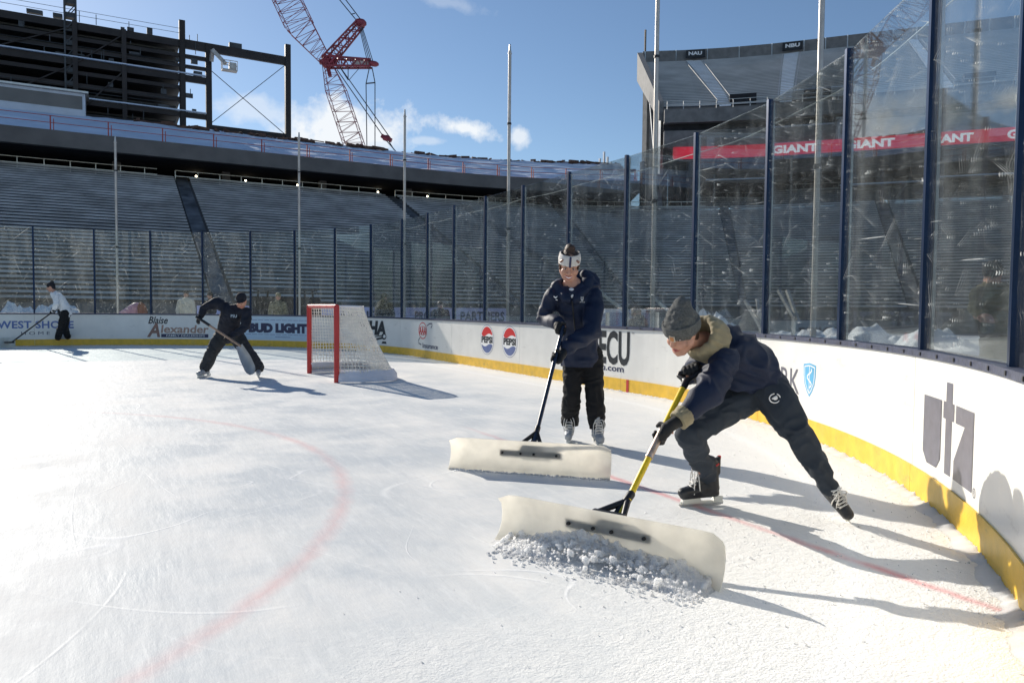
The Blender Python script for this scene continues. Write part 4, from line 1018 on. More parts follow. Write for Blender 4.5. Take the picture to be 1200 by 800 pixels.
chain(bm, [J['shL'], J['elL'], J['wrL']+(J['elL']-J['wrL']).normalized()*.02], [.078, .068, .055])
chain(bm, [J['shR'], J['elR'], J['wrR']+(J['elR']-J['wrR']).normalized()*.02], [.080, .078, .060])
ell(bm, at(685, 334, 6.60), .140, .10, .14, RT, FW, UP); cap(bm, at(657, 338, 6.42), .035, at(668, 343, 6.36), .03); cap(bm, at(668, 343, 6.36), .03, at(680, 337, 6.40), .035); cap(bm, at(686, 322, 6.52), .05, at(694, 336, 6.52), .06); cap(bm, at(652, 333, 6.46), .05, at(664, 350, 6.34), .035); cap(bm, at(690, 330, 6.5), .055, at(676, 350, 6.34), .035)
cap(bm, at(655, 330, 6.5), .04, at(690, 328, 6.6), .06)
hz = hem.z
def cut(v):
    if v.co.z < hz-.085: v.co.z = hz-.085+(v.co.z-hz+.085)*.08
jk = remesh('parka', bm, 'jacket', WM, .009, 3, .017, 6.0, 3, cut)
bm = bmesh.new(); cap(bm, at(669.5, 341, 6.37), .030, at(670.2, 347, 6.345), .018, RT, 1.0); obj('shirt_collar', bm, 'jersey', jk, True)
bm = bmesh.new(); tube(bm, [at(670.5, 351, 6.335), at(672, 370, 6.36), at(675, 400, 6.39)], .006, 6); obj('zip', bm, 'black', jk, True)
def chest_text(s, x0, x1, y0, y1, D, m, parent, bold=.02, tilt=0):
    vs, fs = text_shape(s, bold); put_shape('chest_print', vs, fs, lambda x, y: at(x0+(x1-x0)*x, y0+(y1-y0)*y+tilt*x, D), m, parent)
chest_text('PSU', 672.0+4.5, 672+11.5, 352.4, 347.4, 6.315, 'inkwhite', jk); chest_text('ATHLETICS', 674.3, 685.2, 354.6, 353.3, 6.315, 'inkwhite', jk, 0)
bm = bmesh.new(); chain(bm, [at(649.2, 347.5, 6.33), at(651.2, 348.8, 6.33), at(653, 347.2, 6.33)], [.004, .006, .003]); chain(bm, [at(651.5, 351, 6.33), at(653, 351.5, 6.33)], [.004, .004]); obj('chest_print', bm, 'inkwhite', jk, True)
bm = bmesh.new()
for s in 'LR': chain(bm, [J['hip'+s], J['kn'+s], J['an'+s]+UP*.03], [.098, .076, .074], sx, 1.08)
cap(bm, J['hipL'], .09, J['hipR'], .09)
zc = .16
def cutt(v):
    if v.co.z < zc: v.co.z = zc-.012+(v.co.z-zc)*.05
remesh('trousers', bm, 'blackcloth', WM, .009, 4, .011, 12, 5, cutt)
for s in 'LR': skate(WM, J['an'+s], J['toe'+s], UP, 'bootgrey', None, 1.0)
# her scraper
def scraper(name, BL, BR, top, hands, mh, lab, kind, hgt=.235, metal=None, grp=None):
    "BL, BR: lower corners of the blade; top: where the handle meets the bracket; hands: far end of the handle"
    X = (BR-BL).normalized(); Nf = X.cross(UP).normalized()
    if Nf.dot(CAM-BL) < 0: Nf = -Nf
    T = empty(name, (BL+BR)/2, lab, 'snow scraper', grp)
    prof = [(.050, .004), (.012, .035), (-.012, .085), (-.018, .135), (-.008, .185), (.022, hgt)]
    prof = [(f-.02, z) for f, z in prof]; Lw = (BR-BL).length; n = 24; bm = bmesh.new(); F_, B_ = [], []
    for i in range(n+1):
        s = i/n; ed = min(s, 1-s)*Lw; curl = .035*max(0, 1-ed/.12)**2; short = .02*max(0, 1-ed/.05)**2
        F_.append([bm.verts.new(BL+X*(Lw*s)+Nf*(f+curl)+UP*(z-(short if j == len(prof)-1 else 0))) for j, (f, z) in enumerate(prof)])
        B_.append([bm.verts.new(BL+X*(Lw*s)+Nf*(f+curl-.006)+UP*(z-(short if j == len(prof)-1 else 0))) for j, (f, z) in enumerate(prof)])
    k = len(prof)
    for a, b in ((F_, 1), (B_, -1)):
        for p, q in zip(a, a[1:]):
            for j in range(k-1):
                f = (p[j], q[j], q[j+1], p[j+1]); bm.faces.new(f if b == 1 else f[::-1])
    for p, q, p2, q2 in zip(F_, F_[1:], B_, B_[1:]):
        bm.faces.new((p[k-1], q[k-1], q2[k-1], p2[k-1])); bm.faces.new((p[0], p2[0], q2[0], q[0]))
    for e in (0, n):
        for j in range(k-1): bm.faces.new((F_[e][j], F_[e][j+1], B_[e][j+1], B_[e][j]))
    bl = obj('blade', bm, 'blade', T, True)
    C_ = (BL+BR)/2
    for t in (-.21, -.07, .03, .20): bm = bmesh.new(); cap(bm, C_+X*t+Nf*(-.035)+UP*.135, .009, C_+X*t+Nf*(-.026)+UP*.135, .009); obj('bolt', bm, 'black', bl, True)
    bm = bmesh.new(); m0 = C_-Nf*.046
    box(bm, m0+UP*.135+X*0, .46, .012, .045, X, Nf)
    a = [m0+X*-.085+UP*(hgt-.012), m0+X*.085+UP*(hgt-.012), m0+X*.10+UP*.12, m0-X*.10+UP*.12]
    tp = top
    V = [bm.verts.new(p) for p in a]; W_ = [bm.verts.new(p-Nf*.03) for p in a]
    bm.faces.new(V); bm.faces.new(W_[::-1])
    for i in range(4): bm.faces.new((V[i], W_[i], W_[(i+1) % 4], V[(i+1) % 4]))
    hd = (hands-tp).normalized()
    for t in (-.075, .075): cap(bm, m0+X*t-Nf*.02+UP*(hgt-.03), .014, tp+hd*.06, .017)
    cap(bm, m0-Nf*.02+UP*.15, .02, tp+hd*.10, .022); obj('bracket', bm, 'black', T, True)
    bm = bmesh.new(); tube(bm, [tp-hd*.05, hands], .0165, 14); hnd = obj('handle', bm, mh, T, True)
    return T, hnd, hd
b1, b2 = gnd(528, 548), gnd(716, 561)
mid = (b1+b2)/2
tp = at(627, 514, 5.42); hl = at(651, 418, 5.95); hh = hl+(hl-tp).normalized()*.37
SC2, hn2, hd2 = scraper('snow_scraper', b1, b2, tp, hh, 'handle_navy', 'wide cream plastic scraper with dark handle, held by the woman in the parka', 1)
hu = hl+(hl-tp).normalized()*.30
axis = hd2
bm = bmesh.new(); grip(bm, hl, axis, dv(.6, .1, .5), J['wrR'], .0165, .0115, 1); g1 = remesh('glove', bm, 'glove', WM, .0045, 2)
bm = bmesh.new(); grip(bm, hu, axis, dv(-.6, .3, .3), J['wrL'], .0165, .0115, -1); cap(bm, J['wrL'], .045, (J['wrL']+J['elL'])/2, .05); remesh('glove', bm, 'glove', WM, .0045, 2)

# ---- bending coach in front
hf = dv(-.66, -.50, -.56); HX, HY, HZ = head_frame(hf, dv(-.28, .90, -.45))
fp = gnd(822, 592); bp2 = gnd(1002, 614)
J = dict(neck=at(826, 402, 4.28), chest=at(850, 417, 4.36), waist=at(879, 440, 4.42), pelvis=at(890, 452, 4.45),
         shL=at(833, 402, 4.52), shR=at(848, 424, 4.16), elL=at(817, 436, 4.52), elR=at(829, 462, 3.96), wrL=at(805, 440, 4.34), wrR=at(796, 492, 3.88),
         hdL=at(803, 440, 4.25), hdR=at(778, 509, 3.84), hipL=at(882, 458, 4.46), hipR=at(901, 455, 4.38), knL=at(808, 507, 4.22), knR=at(936, 508, 4.20),
         anL=at(828, 561, 4.50), anR=at(973, 572, 4.16), toeL=dv(-.97, -.02, -.18), toeR=dv(.40, -.62, -.66))
J['anL'] = Vector((fp.x, fp.y, .156))+RT*.035
CO = empty('person', (fp+bp2)/2, 'bending skater in grey beanie and khaki-collared navy jacket pushing a yellow handled scraper', 'person')
H = at(799, 390, 4.12)
body(CO, H, HX, HY, HZ, J, vox=.008)
face_bits(CO, H, HX, HY, HZ)
P = lambda x, y, z: H+HX*x+HY*y+HZ*z
def hatmesh(fold):
    bm = bmesh.new(); ell(bm, P(0, -.010, .052), .096, .114, .100, HX, HY, HZ, 24); cap(bm, P(0, -.018, .10), .082, P(0, -.045, .158), .046, HX, 1.05)
    return bm
bt = remesh('beanie', hatmesh(0), 'knit', CO, .006, 3, .006, 22, 2)
bm = bmesh.new(); rings = []
for i in range(44):
    a = 2*math.pi*i/44; c, s = math.cos(a), math.sin(a)
    rings.append([bm.verts.new(P(.088*c*k, -.010+.108*s*k, z+.010*s)) for k, z in ((.98, .020), (1.08, .016), (1.125, .03), (1.14, .058), (1.12, .075), (1.04, .078))])
for a, b in zip(rings, rings[1:]+rings[:1]):
    for k in range(5): bm.faces.new((a[k], b[k], b[k+1], a[k+1]))
obj('beanie_cuff', bm, 'knit', bt, True)
bm = bmesh.new(); q = P(-.018, .117, .034); box(bm, q, .036, .004, .034, HX, HY, HZ); lb = obj('label', bm, 'tag', bt); bm = bmesh.new(); box(bm, q+HY*.003, .022, .004, .024, HX, HY, HZ); obj('label_patch', bm, 'patch', lb)
bm = bmesh.new(); cap(bm, P(0, -.05, .0), .068, P(0, -.06, -.05), .06); remesh('hair', bm, 'hair', CO, .008, 2)
# jacket
bm = bmesh.new(); sx = (J['shR']-J['shL']).normalized()
chain(bm, [at(836, 408, 4.34), at(852, 413, 4.36), at(872, 430, 4.40), at(890, 446, 4.44)], [.125, .172, .168, .150], sx, 1.05)
cap(bm, at(842, 410, 4.36), .12, J['shR'], .088); cap(bm, at(842, 408, 4.36), .12, J['shL'], .08)
chain(bm, [J['shR'], at(836, 448, 4.04), J['elR'], at(803, 486, 3.90)], [.092, .086, .078, .062])
chain(bm, [J['shL'], J['elL'], at(810, 439, 4.38)], [.085, .072, .056])
cap(bm, at(860, 452, 4.28), .055, at(905, 444, 4.34), .07)
remesh('jacket', bm, 'jacket', CO, .009, 3, .021, 6.5, 11)
bm = bmesh.new()
pts = [at(816, 418, 4.10), at(812, 372, 4.36)]
for k in range(11):
    a = R_(-160+250*k/10)
    c = at(826, 393, 4.24)
dirn = (J['chest']-H).normalized(); ex, ey = frame(dirn)
c0 = at(826, 396, 4.22); ringc = []
for k in range(20):
    a = 2*math.pi*k/20; ringc.append(c0+ex*.106*math.cos(a)+ey*.102*math.sin(a))
for k in range(20): cap(bm, ringc[k], .036, ringc[(k+1) % 20], .036); cap(bm, ringc[k], .036, c0+(ringc[k]-c0)*.9+dirn*.05, .04); cap(bm, ringc[k], .036, c0+(ringc[k]-c0)*1.03-dirn*.055, .026)
remesh('hood_collar', bm, 'khaki', CO, .007, 3, .008, 11, 4)
bm = bmesh.new(); d = (J['wrR']-J['elR']).normalized(); tube(bm, [J['wrR']-d*.055, J['wrR']-d*.03, J['wrR']+d*.012], .060, 20, .054); remesh('cuff', bm, 'khaki', CO, .005, 2, .004, 30)
# trousers
bm = bmesh.new(); 
chain(bm, [J['pelvis'], J['hipL'], J['knL'], J['anL']+UP*.03], [.13, .118, .078, .060])
chain(bm, [J['pelvis'], J['hipR'], J['knR'], J['anR']+(J['knR']-J['anR']).normalized()*.02], [.13, .122, .082, .060])
tr = remesh('trousers', bm, 'trouser', CO, .008, 3, .013, 10, 8)
bm = bmesh.new(); c0 = at(908, 466.5, 4.212); nrm = dv(.25, .2, -1); ex = dv(1, .12, .3); ey = nrm.cross(ex)
for k in range(20):
    a0, a1 = 2*math.pi*k/20, 2*math.pi*(k+1)/20
    if 3 <= k <= 4: continue
    cap(bm, c0+ex*.036*math.cos(a0)+ey*.026*math.sin(a0), .0036, c0+ex*.036*math.cos(a1)+ey*.026*math.sin(a1), .0036, n=6)
ell(bm, c0+ex*.004, .016, .012, .004, ex, ey, nrm, 10); cap(bm, c0-ex*.014, .006, c0+ex*.012+ey*.008, .006, n=8); obj('trouser_emblem', bm, 'inkwhite', tr, True)
bm = bmesh.new(); tube(bm, [at(858.6, 462, 4.3), at(858.2, 478, 4.3), at(858, 490, 4.3)], .0055, 6); cap(bm, at(858, 484, 4.3), .008, at(858, 491, 4.3), .009, n=8); obj('drawcord', bm, 'black', tr, True)
skate(CO, J['anL'], J['toeL'], UP, 'boot', 'red', 1.0)
skate(CO, J['anR'], J['toeR'], (J['knR']-J['anR']).normalized()+dv(-.1, .2, -.2), 'boot', 'red', .95, True, (J['knR']-J['anR']))
# yellow-handled scraper
b1, b2 = gnd(588, 629), gnd(849, 689)
tp = at(730, 598, 3.56); hl = at(777, 509, 3.84); top_ = at(803, 449, 4.08)
SC1, hn1, hd1 = scraper('snow_scraper', b1, b2, tp, top_, 'yellow', 'wide translucent scraper with yellow handle pushing a heap of snow, nearest the camera', 1)
bm = bmesh.new(); m0 = tp+(top_-tp)*.38; m1 = tp+(top_-tp)*.62; tube(bm, [m0, m1], .0195, 14); fe = obj('ferrule', bm, 'ferrule', hn1, True)
bm = bmesh.new(); tube(bm, [m0+(m1-m0)*.02, m0+(m1-m0)*.05], .022, 14); obj('ferrule_ring', bm, 'alu', fe, True)
gd = dv(.9, .25, -.2); e0 = top_+hd1*.015; 
bm = bmesh.new(); cap(bm, top_-hd1*.03, .021, top_+hd1*.02, .022)
a0 = top_+hd1*.10-gd*.065; a1 = top_+hd1*.10+gd*.065
chain(bm, [e0, a0-hd1*.02, a0], [.015, .013, .013]); chain(bm, [e0, a1-hd1*.02, a1], [.015, .013, .013]); cap(bm, a0, .015, a1, .015)
remesh('d_grip', bm, 'black', SC1, .005, 2)
bm = bmesh.new(); grip(bm, tp+hd1*((hl-tp).dot(hd1)), hd1, dv(-.15, .45, .2)+dv(.3, 0, 0), J['wrR'], .0195, .0125, 1, 1); cap(bm, J['wrR'], .040, J['wrR']-(J['wrR']-J['elR']).normalized()*.02, .042); gg = remesh('glove', bm, 'glove', CO, .0045, 2)
bm = bmesh.new(); gp = top_+hd1*.10; J['wrL'] = gp+dv(.35, .05, .8)*.12; grip(bm, gp, gd, hd1+dv(0, 0, .5), J['wrL'], .015, .0125, 1, -1); cap(bm, J['wrL'], .04, at(811, 440, 4.4), .048); remesh('glove', bm, 'glove', CO, .0045, 2)

# ---- generic farther figures
def figure(lab, J, H, hf, hu, top, bottom, hat='knitdark', skates=None, tr=1.0, jr=1.0, grp=None, vox=.016, gloves='glove', legs=True, hood=False, faces=True):
    HX, HY, HZ = head_frame(hf, hu)
    g = (J['anL']+J['anR'])/2; T = empty('person', (g.x, g.y, min(J['anL'].z, J['anR'].z)-.1), lab, 'person', grp)
    body(T, H, HX, HY, HZ, J, vox=.012)
    if faces: face_bits(T, H, HX, HY, HZ)
    P = lambda x, y, z: H+HX*x+HY*y+HZ*z
    bm = bmesh.new(); ell(bm, P(0, -.014, .052), .090, .108, .090, HX, HY, HZ, 20); cap(bm, P(0, -.05, .03), .07, P(0, -.06, -.03), .055); ht = remesh('beanie', bm, hat, T, .010, 2)
    sx = (J['shR']-J['shL']).normalized(); bm = bmesh.new()
    chain(bm, [J['neck']-UP*.03, J['chest'], J['waist'], J['pelvis']+UP*.0], [.10*jr, .150*jr, .145*jr, .155*jr], sx, 1.12)
    for s in 'LR':
        cap(bm, J['chest']+(J['neck']-J['chest'])*.4, .09*jr, J['sh'+s], .076*jr); chain(bm, [J['sh'+s], J['el'+s], J['wr'+s]], [.080*jr, .066*jr, .050*jr])
    if hood: cap(bm, P(-.06, -.06, -.07), .06, P(.06, -.06, -.07), .06)
    jk = remesh('jacket', bm, top, T, vox, 4, .014, 9, 6)
    bm = bmesh.new()
    for s in 'LR': chain(bm, [J['pelvis'], J['hip'+s], J['kn'+s], J['an'+s]+UP*.02], [.12, .105*tr, .085*tr, .078*tr])
    remesh('trousers', bm, bottom, T, vox, 4, .012, 12, 5)
    for s in 'LR':
        bm = bmesh.new(); d = J['hd'+s]-J['wr'+s]; d = d if d.length > .01 else -UP
        mit(bm, J['wr'+s], d, UP, k=1.0); cap(bm, J['wr'+s], .04, J['wr'+s]-d.normalized()*.05, .045); remesh('glove', bm, gloves, T, .008, 2)
        if skates: skate(T, J['an'+s], J['toe'+s], UP, skates, None, 1.0, False)
        else:
            bm = bmesh.new(); a = J['an'+s]; t = J['toe'+s]; cap(bm, a-UP*.05-t*.03, .045, a+t*.15-UP*.06, .038, t.cross(UP), 1.1); remesh('shoe', bm, 'boot', T, .012, 2)
    return T, jk, HX, HY, HZ
# middle skater, dark clothes, bending, shovel
D0 = 12.45
gA = gnd(241, 442); gB = gnd(303, 442)
J = dict(neck=at(278, 362, D0), chest=at(271, 368, D0), waist=at(268, 384, D0+.1), pelvis=at(267, 391, D0+.15),
         shL=at(254, 355, D0), shR=at(289, 366, D0-.05), elL=at(239, 360, D0-.1), elR=at(287, 384, D0-.15), wrL=at(236, 370, D0-.15), wrR=at(273, 393, D0-.25),
         hdL=at(233, 374, D0-.2), hdR=at(266, 394, D0-.28), hipL=at(260, 393, D0+.1), hipR=at(276, 393, D0+.1), knL=at(249, 412, D0-.05), knR=at(291, 414, D0-.02),
         anL=Vector((gA.x, gA.y, .156)), anR=Vector((gB.x, gB.y, .156)), toeL=dv(-.35, -.05, -.8), toeR=dv(.3, -.05, -.9))
MC, jk, HX, HY, HZ = figure('bending skater in dark clothes and black cap with a grey shovel, by the goal', J, at(283, 352.5, D0-.1), dv(.15, -.55, -.8), dv(.05, .85, -.5), 'darkjacket', 'greypants', 'knitdark', 'bootgrey', 1.25, 1.1)
bm = bmesh.new(); H = at(283, 352.5, D0-.1); ell(bm, H+HZ*.06+HY*.10, .07, .06, .012, HX, HY, HZ); obj('cap_brim', bm, 'knitdark', MC, True)
chest_text('PSU', 270.5, 277.5, 372, 368.5, D0-.18, 'inkpanel', jk, 0)
SH = empty('shovel', gnd(297, 440), 'grey scoop shovel with wooden shaft held by the dark dressed skater left of the goal', 'shovel')
a = at(230, 371, D0-.22); b = at(283, 406, D0-.40); bm = bmesh.new(); tube(bm, [a, b], .019, 10); sf = obj('shaft', bm, 'wood', SH, True)
bm = bmesh.new(); tube(bm, [a, a+(b-a)*.3], .024, 10); obj('shaft_grip', bm, 'black', sf, True)
bm = bmesh.new(); c1 = at(281, 405, D0-.40); c2 = at(296, 438, D0-.5); ax = (c2-c1).normalized(); wx = dv(1, .35, .1); wx = (wx-ax*wx.dot(ax)).normalized(); nn = ax.cross(wx); prev = None
L_ = (c2-c1).length
for side in (0, .006):
    rows_ = []
    for i in range(11):
        t = i/10; w = .055+.035*min(1, t*2.2); 
        if t > .8: w *= 1-.5*((t-.8)/.2)**2
        rows_.append([bm.verts.new(c1+ax*(L_*t)+wx*(w*s)+nn*(.035*s*s*(1 if True else 0)+side-.03*math.sin(t*2.5))) for s in (-1, -.6, -.2, .2, .6, 1)])
    for p, q in zip(rows_, rows_[1:]):
        for k in range(5): bm.faces.new((p[k], q[k], q[k+1], p[k+1]))
obj('scoop', bm, 'shovelgrey', SH, True)
# left skater in white jersey
D0 = 20.3
g = gnd(73, 404.5)
J = dict(neck=at(64, 344, D0), chest=at(69, 350, D0), waist=at(75, 361, D0+.05), pelvis=at(77, 366, D0+.05),
         shL=at(66, 347, D0-.15), shR=at(69, 346, D0+.2), elL=at(66, 357, D0-.25), elR=at(70, 356, D0+.25), wrL=at(62, 364, D0-.2), wrR=at(66, 362, D0+.1),
         hdL=at(59, 366, D0-.1), hdR=at(63, 365, D0), hipL=at(76, 367, D0-.08), hipR=at(78, 367, D0+.12), knL=at(71, 385, D0-.1), knR=at(76, 384, D0+.1),
         anL=Vector((g.x, g.y, .156))-FW*.1+RT*-.08, anR=Vector((g.x, g.y, .156))+FW*.15+RT*.1, toeL=dv(-.95, 0, -.2), toeR=dv(-.95, 0, -.2))
LF, jk, HX, HY, HZ = figure('skater in white jersey and pompom beanie pushing a snow shovel at the far boards, leftmost', J, at(59.5, 336.5, D0), dv(-.95, -.25, -.2), dv(-.15, .97, 0), 'jersey', 'blackcloth', 'knitdark', 'boot', 1.0, 1.02)
bm = bmesh.new(); ell(bm, at(61, 330.5, D0), .05, .05, .05, n=10); obj('pompom', bm, 'greypants', LF, True)
bm = bmesh.new(); cap(bm, at(75.5, 364.5, D0+.05), .168, at(76, 366.5, D0+.05), .168, RT, 1.05); cap(bm, at(63.5, 361, D0-.21), .062, at(62.7, 362.5, D0-.2), .062); obj('stripe', bm, 'inkblack', jk, True)
SH2 = empty('snow_shovel', gnd(10, 405), 'snow shovel with black shaft and pale blade at the far left boards', 'shovel')
bm = bmesh.new(); tube(bm, [at(62, 365, D0-.1), at(13, 401.5, D0-.5)], .019, 8); obj('shaft', bm, 'black', SH2, True)
bm = bmesh.new(); c = gnd(8, 407); box(bm, c+UP*.12, .44, .02, .30, dv(.45, 0, .9), dv(-.6, .6, -.1)); bmesh.ops.bevel(bm, geom=bm.edges[:], offset=.008, segments=1); obj('scoop', bm, 'holder', SH2)
bm = bmesh.new(); beam(bm, c+UP*.14, at(14, 401, D0-.5), .12, .05); obj('socket', bm, 'black', SH2)

# people behind the glass
def stander(lab, x, D, head_y, top, bottom, hat, jr=1.0, turn=0.0, lean=0.0, grp=None, gz=-.3, faces=True, armout=0.0, gloves='glove'):
    c = at(x, head_y, D); g = Vector((c.x, c.y, gz)); fwd = (-FW*math.cos(turn)+RT*math.sin(turn)); rt = fwd.cross(UP)*-1
    top_h = c.z-gz+.02; k = top_h/1.66
    Pz = lambda a, b, z: g+rt*a+fwd*b+UP*z*k
    Jd = dict(neck=Pz(0, 0+lean*.8, 1.48), chest=Pz(0, 0+lean*.6, 1.32), waist=Pz(0, lean*.25, 1.08), pelvis=Pz(0, 0, .95), shL=Pz(-.19, lean*.7, 1.41), shR=Pz(.19, lean*.7, 1.41),
              elL=Pz(-.26-armout, lean*.7+.03, 1.13), elR=Pz(.26+armout, lean*.7+.03, 1.13), wrL=Pz(-.22, .16+lean, .95), wrR=Pz(.22, .16+lean, .95), hdL=Pz(-.2, .24+lean, .88), hdR=Pz(.2, .24+lean, .88),
              hipL=Pz(-.09, 0, .92), hipR=Pz(.09, 0, .92), knL=Pz(-.1, .03, .50), knR=Pz(.1, .03, .50), anL=Pz(-.11, 0, .09), anR=Pz(.11, 0, .09), toeL=fwd, toeR=fwd)
    return figure(lab, Jd, c+UP*-.02, fwd+UP*-.12, UP, top, bottom, hat, None, 1.0, jr, grp, .018, gloves, faces=faces)
stander('man in cream hooded top standing behind the far glass, between the two far skaters', 218, 25.5, 344, 'cream', 'greypants', 'knitdark', 1.15, .2)
stander('person in camouflage jacket and pale cap behind the glass left of the goal', 326, 24.5, 347, 'camo', 'camo', 'khaki', 1.1, .3)
stander('broad person in black coat standing behind the glass right of the goal', 450, 20.8, 348, 'blackcloth', 'blackcloth', 'knitdark', 1.55, 2.6, faces=False)
stander('small dark clad person behind the glass above the red oval emblem', 516, 22.5, 357, 'darkjacket', 'greypants', 'hair', 1.1, .4)
stander('dark haired person in dark hood behind the far glass, behind the bending dark skater', 246, 26.0, 346, 'greypants', 'greypants', 'knitdark', 1.1, -.5)
stander('brown clad person crouching behind the glass beside the woman in the parka', 746, 14.6, 366, 'greypants', 'greypants', 'hair', 1.35, .9, .05)
# photographer in olive leaning behind the right glass
D0 = 7.2
J = dict(neck=at(1158, 338, D0), chest=at(1160, 352, D0), waist=at(1168, 385, D0+.05), pelvis=at(1172, 408, D0+.05), shL=at(1147, 345, D0-.1), shR=at(1174, 340, D0+.15),
         elL=at(1142, 362, D0-.35), elR=at(1176, 372, D0-.1), wrL=at(1150, 370, D0-.5), wrR=at(1160, 372, D0-.5), hdL=at(1154, 371, D0-.55), hdR=at(1156, 372, D0-.55),
         hipL=at(1166, 412, D0), hipR=at(1182, 412, D0+.1), knL=at(1164, 470, D0-.1), knR=at(1186, 470, D0), anL=at(1166, 530, D0), anR=at(1186, 530, D0+.1), toeL=dv(-.8, 0, -.5), toeR=dv(-.8, 0, -.5))
for k in ('anL', 'anR'): J[k].z = -.2
figure('person in olive jacket and dark beanie bent over behind the right-hand glass', J, at(1163, 322, D0-.02), dv(-.7, -.5, -.4), dv(-.3, .85, -.3), 'olive', 'olive', 'knitdark', None, 1.2, 1.05, None, .014, 'skin')
J = dict(neck=at(1212, 346, 5.9), chest=at(1214, 362, 5.9), waist=at(1218, 390, 5.9), pelvis=at(1219, 408, 5.9), shL=at(1198, 352, 5.9), shR=at(1232, 352, 5.9),
         elL=at(1194, 375, 5.8), elR=at(1240, 380, 5.8), wrL=at(1203, 385, 5.6), wrR=at(1220, 385, 5.6), hdL=at(1207, 386, 5.55), hdR=at(1216, 386, 5.5),
         hipL=at(1212, 412, 5.9), hipR=at(1226, 412, 5.9), knL=at(1210, 480, 5.9), knR=at(1228, 480, 5.9), anL=at(1210, 540, 5.9), anR=at(1228, 540, 5.9), toeL=dv(-.5, 0, -.8), toeR=dv(-.5, 0, -.8))
for k in ('anL', 'anR'): J[k].z = -.2
figure('person in pale jacket cut off by the right edge of the photo behind the glass', J, at(1211, 330, 5.9), dv(-.8, -.2, -.5), dv(0, 1, 0), 'jersey', 'greypants', 'khaki', None, 1.1, 1.0)
# covered stroller-like seat and cart behind the far glass
CT = empty('covered_cart', (at(160, 366, 25.5).x, at(160, 366, 25.5).y, -.3), 'low pink-sided cart with brown seat behind the far glass', 'cart')
bm = bmesh.new(); a = at(136, 366, 25.5); b = at(160, 356, 25.5); chain(bm, [Vector((a.x, a.y, .75)), Vector((b.x, b.y, 1.05))], [.12, .26], FW, 1.0); remesh('cover', bm, 'pink', CT, .03, 3)
bm = bmesh.new(); c = at(167, 360, 25.2); ell(bm, Vector((c.x, c.y, 1.0)), .17, .1, .32, dv(1, .2, 0), FW, dv(-.2, 1, 0)); obj('seat', bm, 'rust', CT, True)
bm = bmesh.new(); a = at(150, 366, 25.5); 
for dx_ in (-.55, .55):
    for dy_ in (-.25, .25): beam(bm, Vector((a.x+dx_, a.y+dy_, -.3)), Vector((a.x+dx_*.8, a.y+dy_, .8)), .05)
obj('undercarriage', bm, 'black', CT)

# field-side clutter: barrier frames, tarp, snow banks
def bank(name, pts, h, w, lab, seed=0):
    bm = bmesh.new(); prev = None; n = 170; P_ = resample(pts, n)
    for i, p in enumerate(P_):
        d = (P_[min(i+1, n)]-P_[max(i-1, 0)]).normalized(); s = Vector((-d.y, d.x, 0)); e = min(1, 5*min(i, n-i)/n+.1)*(1.05+.35*noise.noise(p*.9))
        row = []
        for j in range(-20, 21):
            t = j/20; hh = h*e*max(0, 1-t*t)**.7
            nz_ = noise.noise(Vector((p.x*1.6+seed, p.y*1.6, t*2)))*.35*h+noise.noise(Vector((p.x*5, p.y*5+seed, t*6)))*.15*h+noise.noise(Vector((p.x*11, p.y*11+seed, t*14)))*.07*h
            row.append(bm.verts.new(p+s*(w*t)+UP*(hh+nz_*max(0, 1-t*t))+Vector((noise.noise(p*5+s*t)*.05, 0, 0))))
        if prev:
            for k in range(40): bm.faces.new((prev[k], row[k], row[k+1], prev[k+1]))
        prev = row
    return tag(obj(name, bm, 'bank', None, True, loc=P_[n//2]), lab, 'snow', None, 'stuff')
G3 = lambda x, D, z=-.3: Vector((at(x, 360, D).x, at(x, 360, D).y, z))
bank('snow_bank', [G3(905, 18), G3(980, 15), G3(1060, 13), G3(1130, 11.5), G3(1300, 11)], .98, 1.3, 'ridge of ploughed snow beyond the right-hand glass')
bank('snow_bank', [G3(815, 15.5), G3(850, 15), G3(875, 14.8)], 1.2, .6, 'small heap of snow behind the glass by the bending skater', 5)
bank('snow_bank', [G3(1010, 9.3), G3(1090, 8.8), G3(1200, 8)], .55, .9, 'low pile of snow just outside the right-hand glass', 9)
bank('snow_bank', [G3(-30, 30), G3(60, 30), G3(120, 30.5)], 1.2, .8, 'long low snow heap beyond the far left glass', 13)
TB = empty('barrier_rail', G3(715, 17), 'pale slanted pipe frame behind the glass right of the woman', 'barrier')
bm = bmesh.new()
for (x0, y0, x1, y1) in ((703, 342, 735, 367), (759, 343, 790, 370), (873, 352, 892, 385), (887, 350, 892, 385), (912, 340, 930, 372), (922, 340, 936, 378)):
    beam(bm, at(x0, y0, 16), at(x1, y1, 15.6), .06)
for x in (712, 735, 770, 790, 892, 930): t = at(x, 366, 15.7); beam(bm, Vector((t.x, t.y, -.3)), t, .06)
obj('rails', bm, 'alu', TB)
EQ = empty('equipment_case', G3(722, 19), 'blue tarpaulin covered crate behind the glass right of the woman', 'crate')
bm = bmesh.new(); c = G3(722, 19, .4); box(bm, c, 1.6, 1.0, 1.45); bmesh.ops.bevel(bm, geom=bm.edges[:], offset=.08, segments=2); obj('cover', bm, 'tarp', EQ)
bm = bmesh.new(); box(bm, c+UP*.76, 1.3, .8, .1); obj('lid', bm, 'canvas', EQ)
SV = empty('utility_vehicle', G3(335, 31), 'low dark utility cart parked behind the glass left of the goal', 'vehicle')
c = G3(335, 31)
bm = bmesh.new(); box(bm, c+UP*1.35, 2.6, 1.4, 1.1, RT, FW); bmesh.ops.bevel(bm, geom=bm.edges[:], offset=.12, segments=2); obj('body', bm, 'steel', SV)
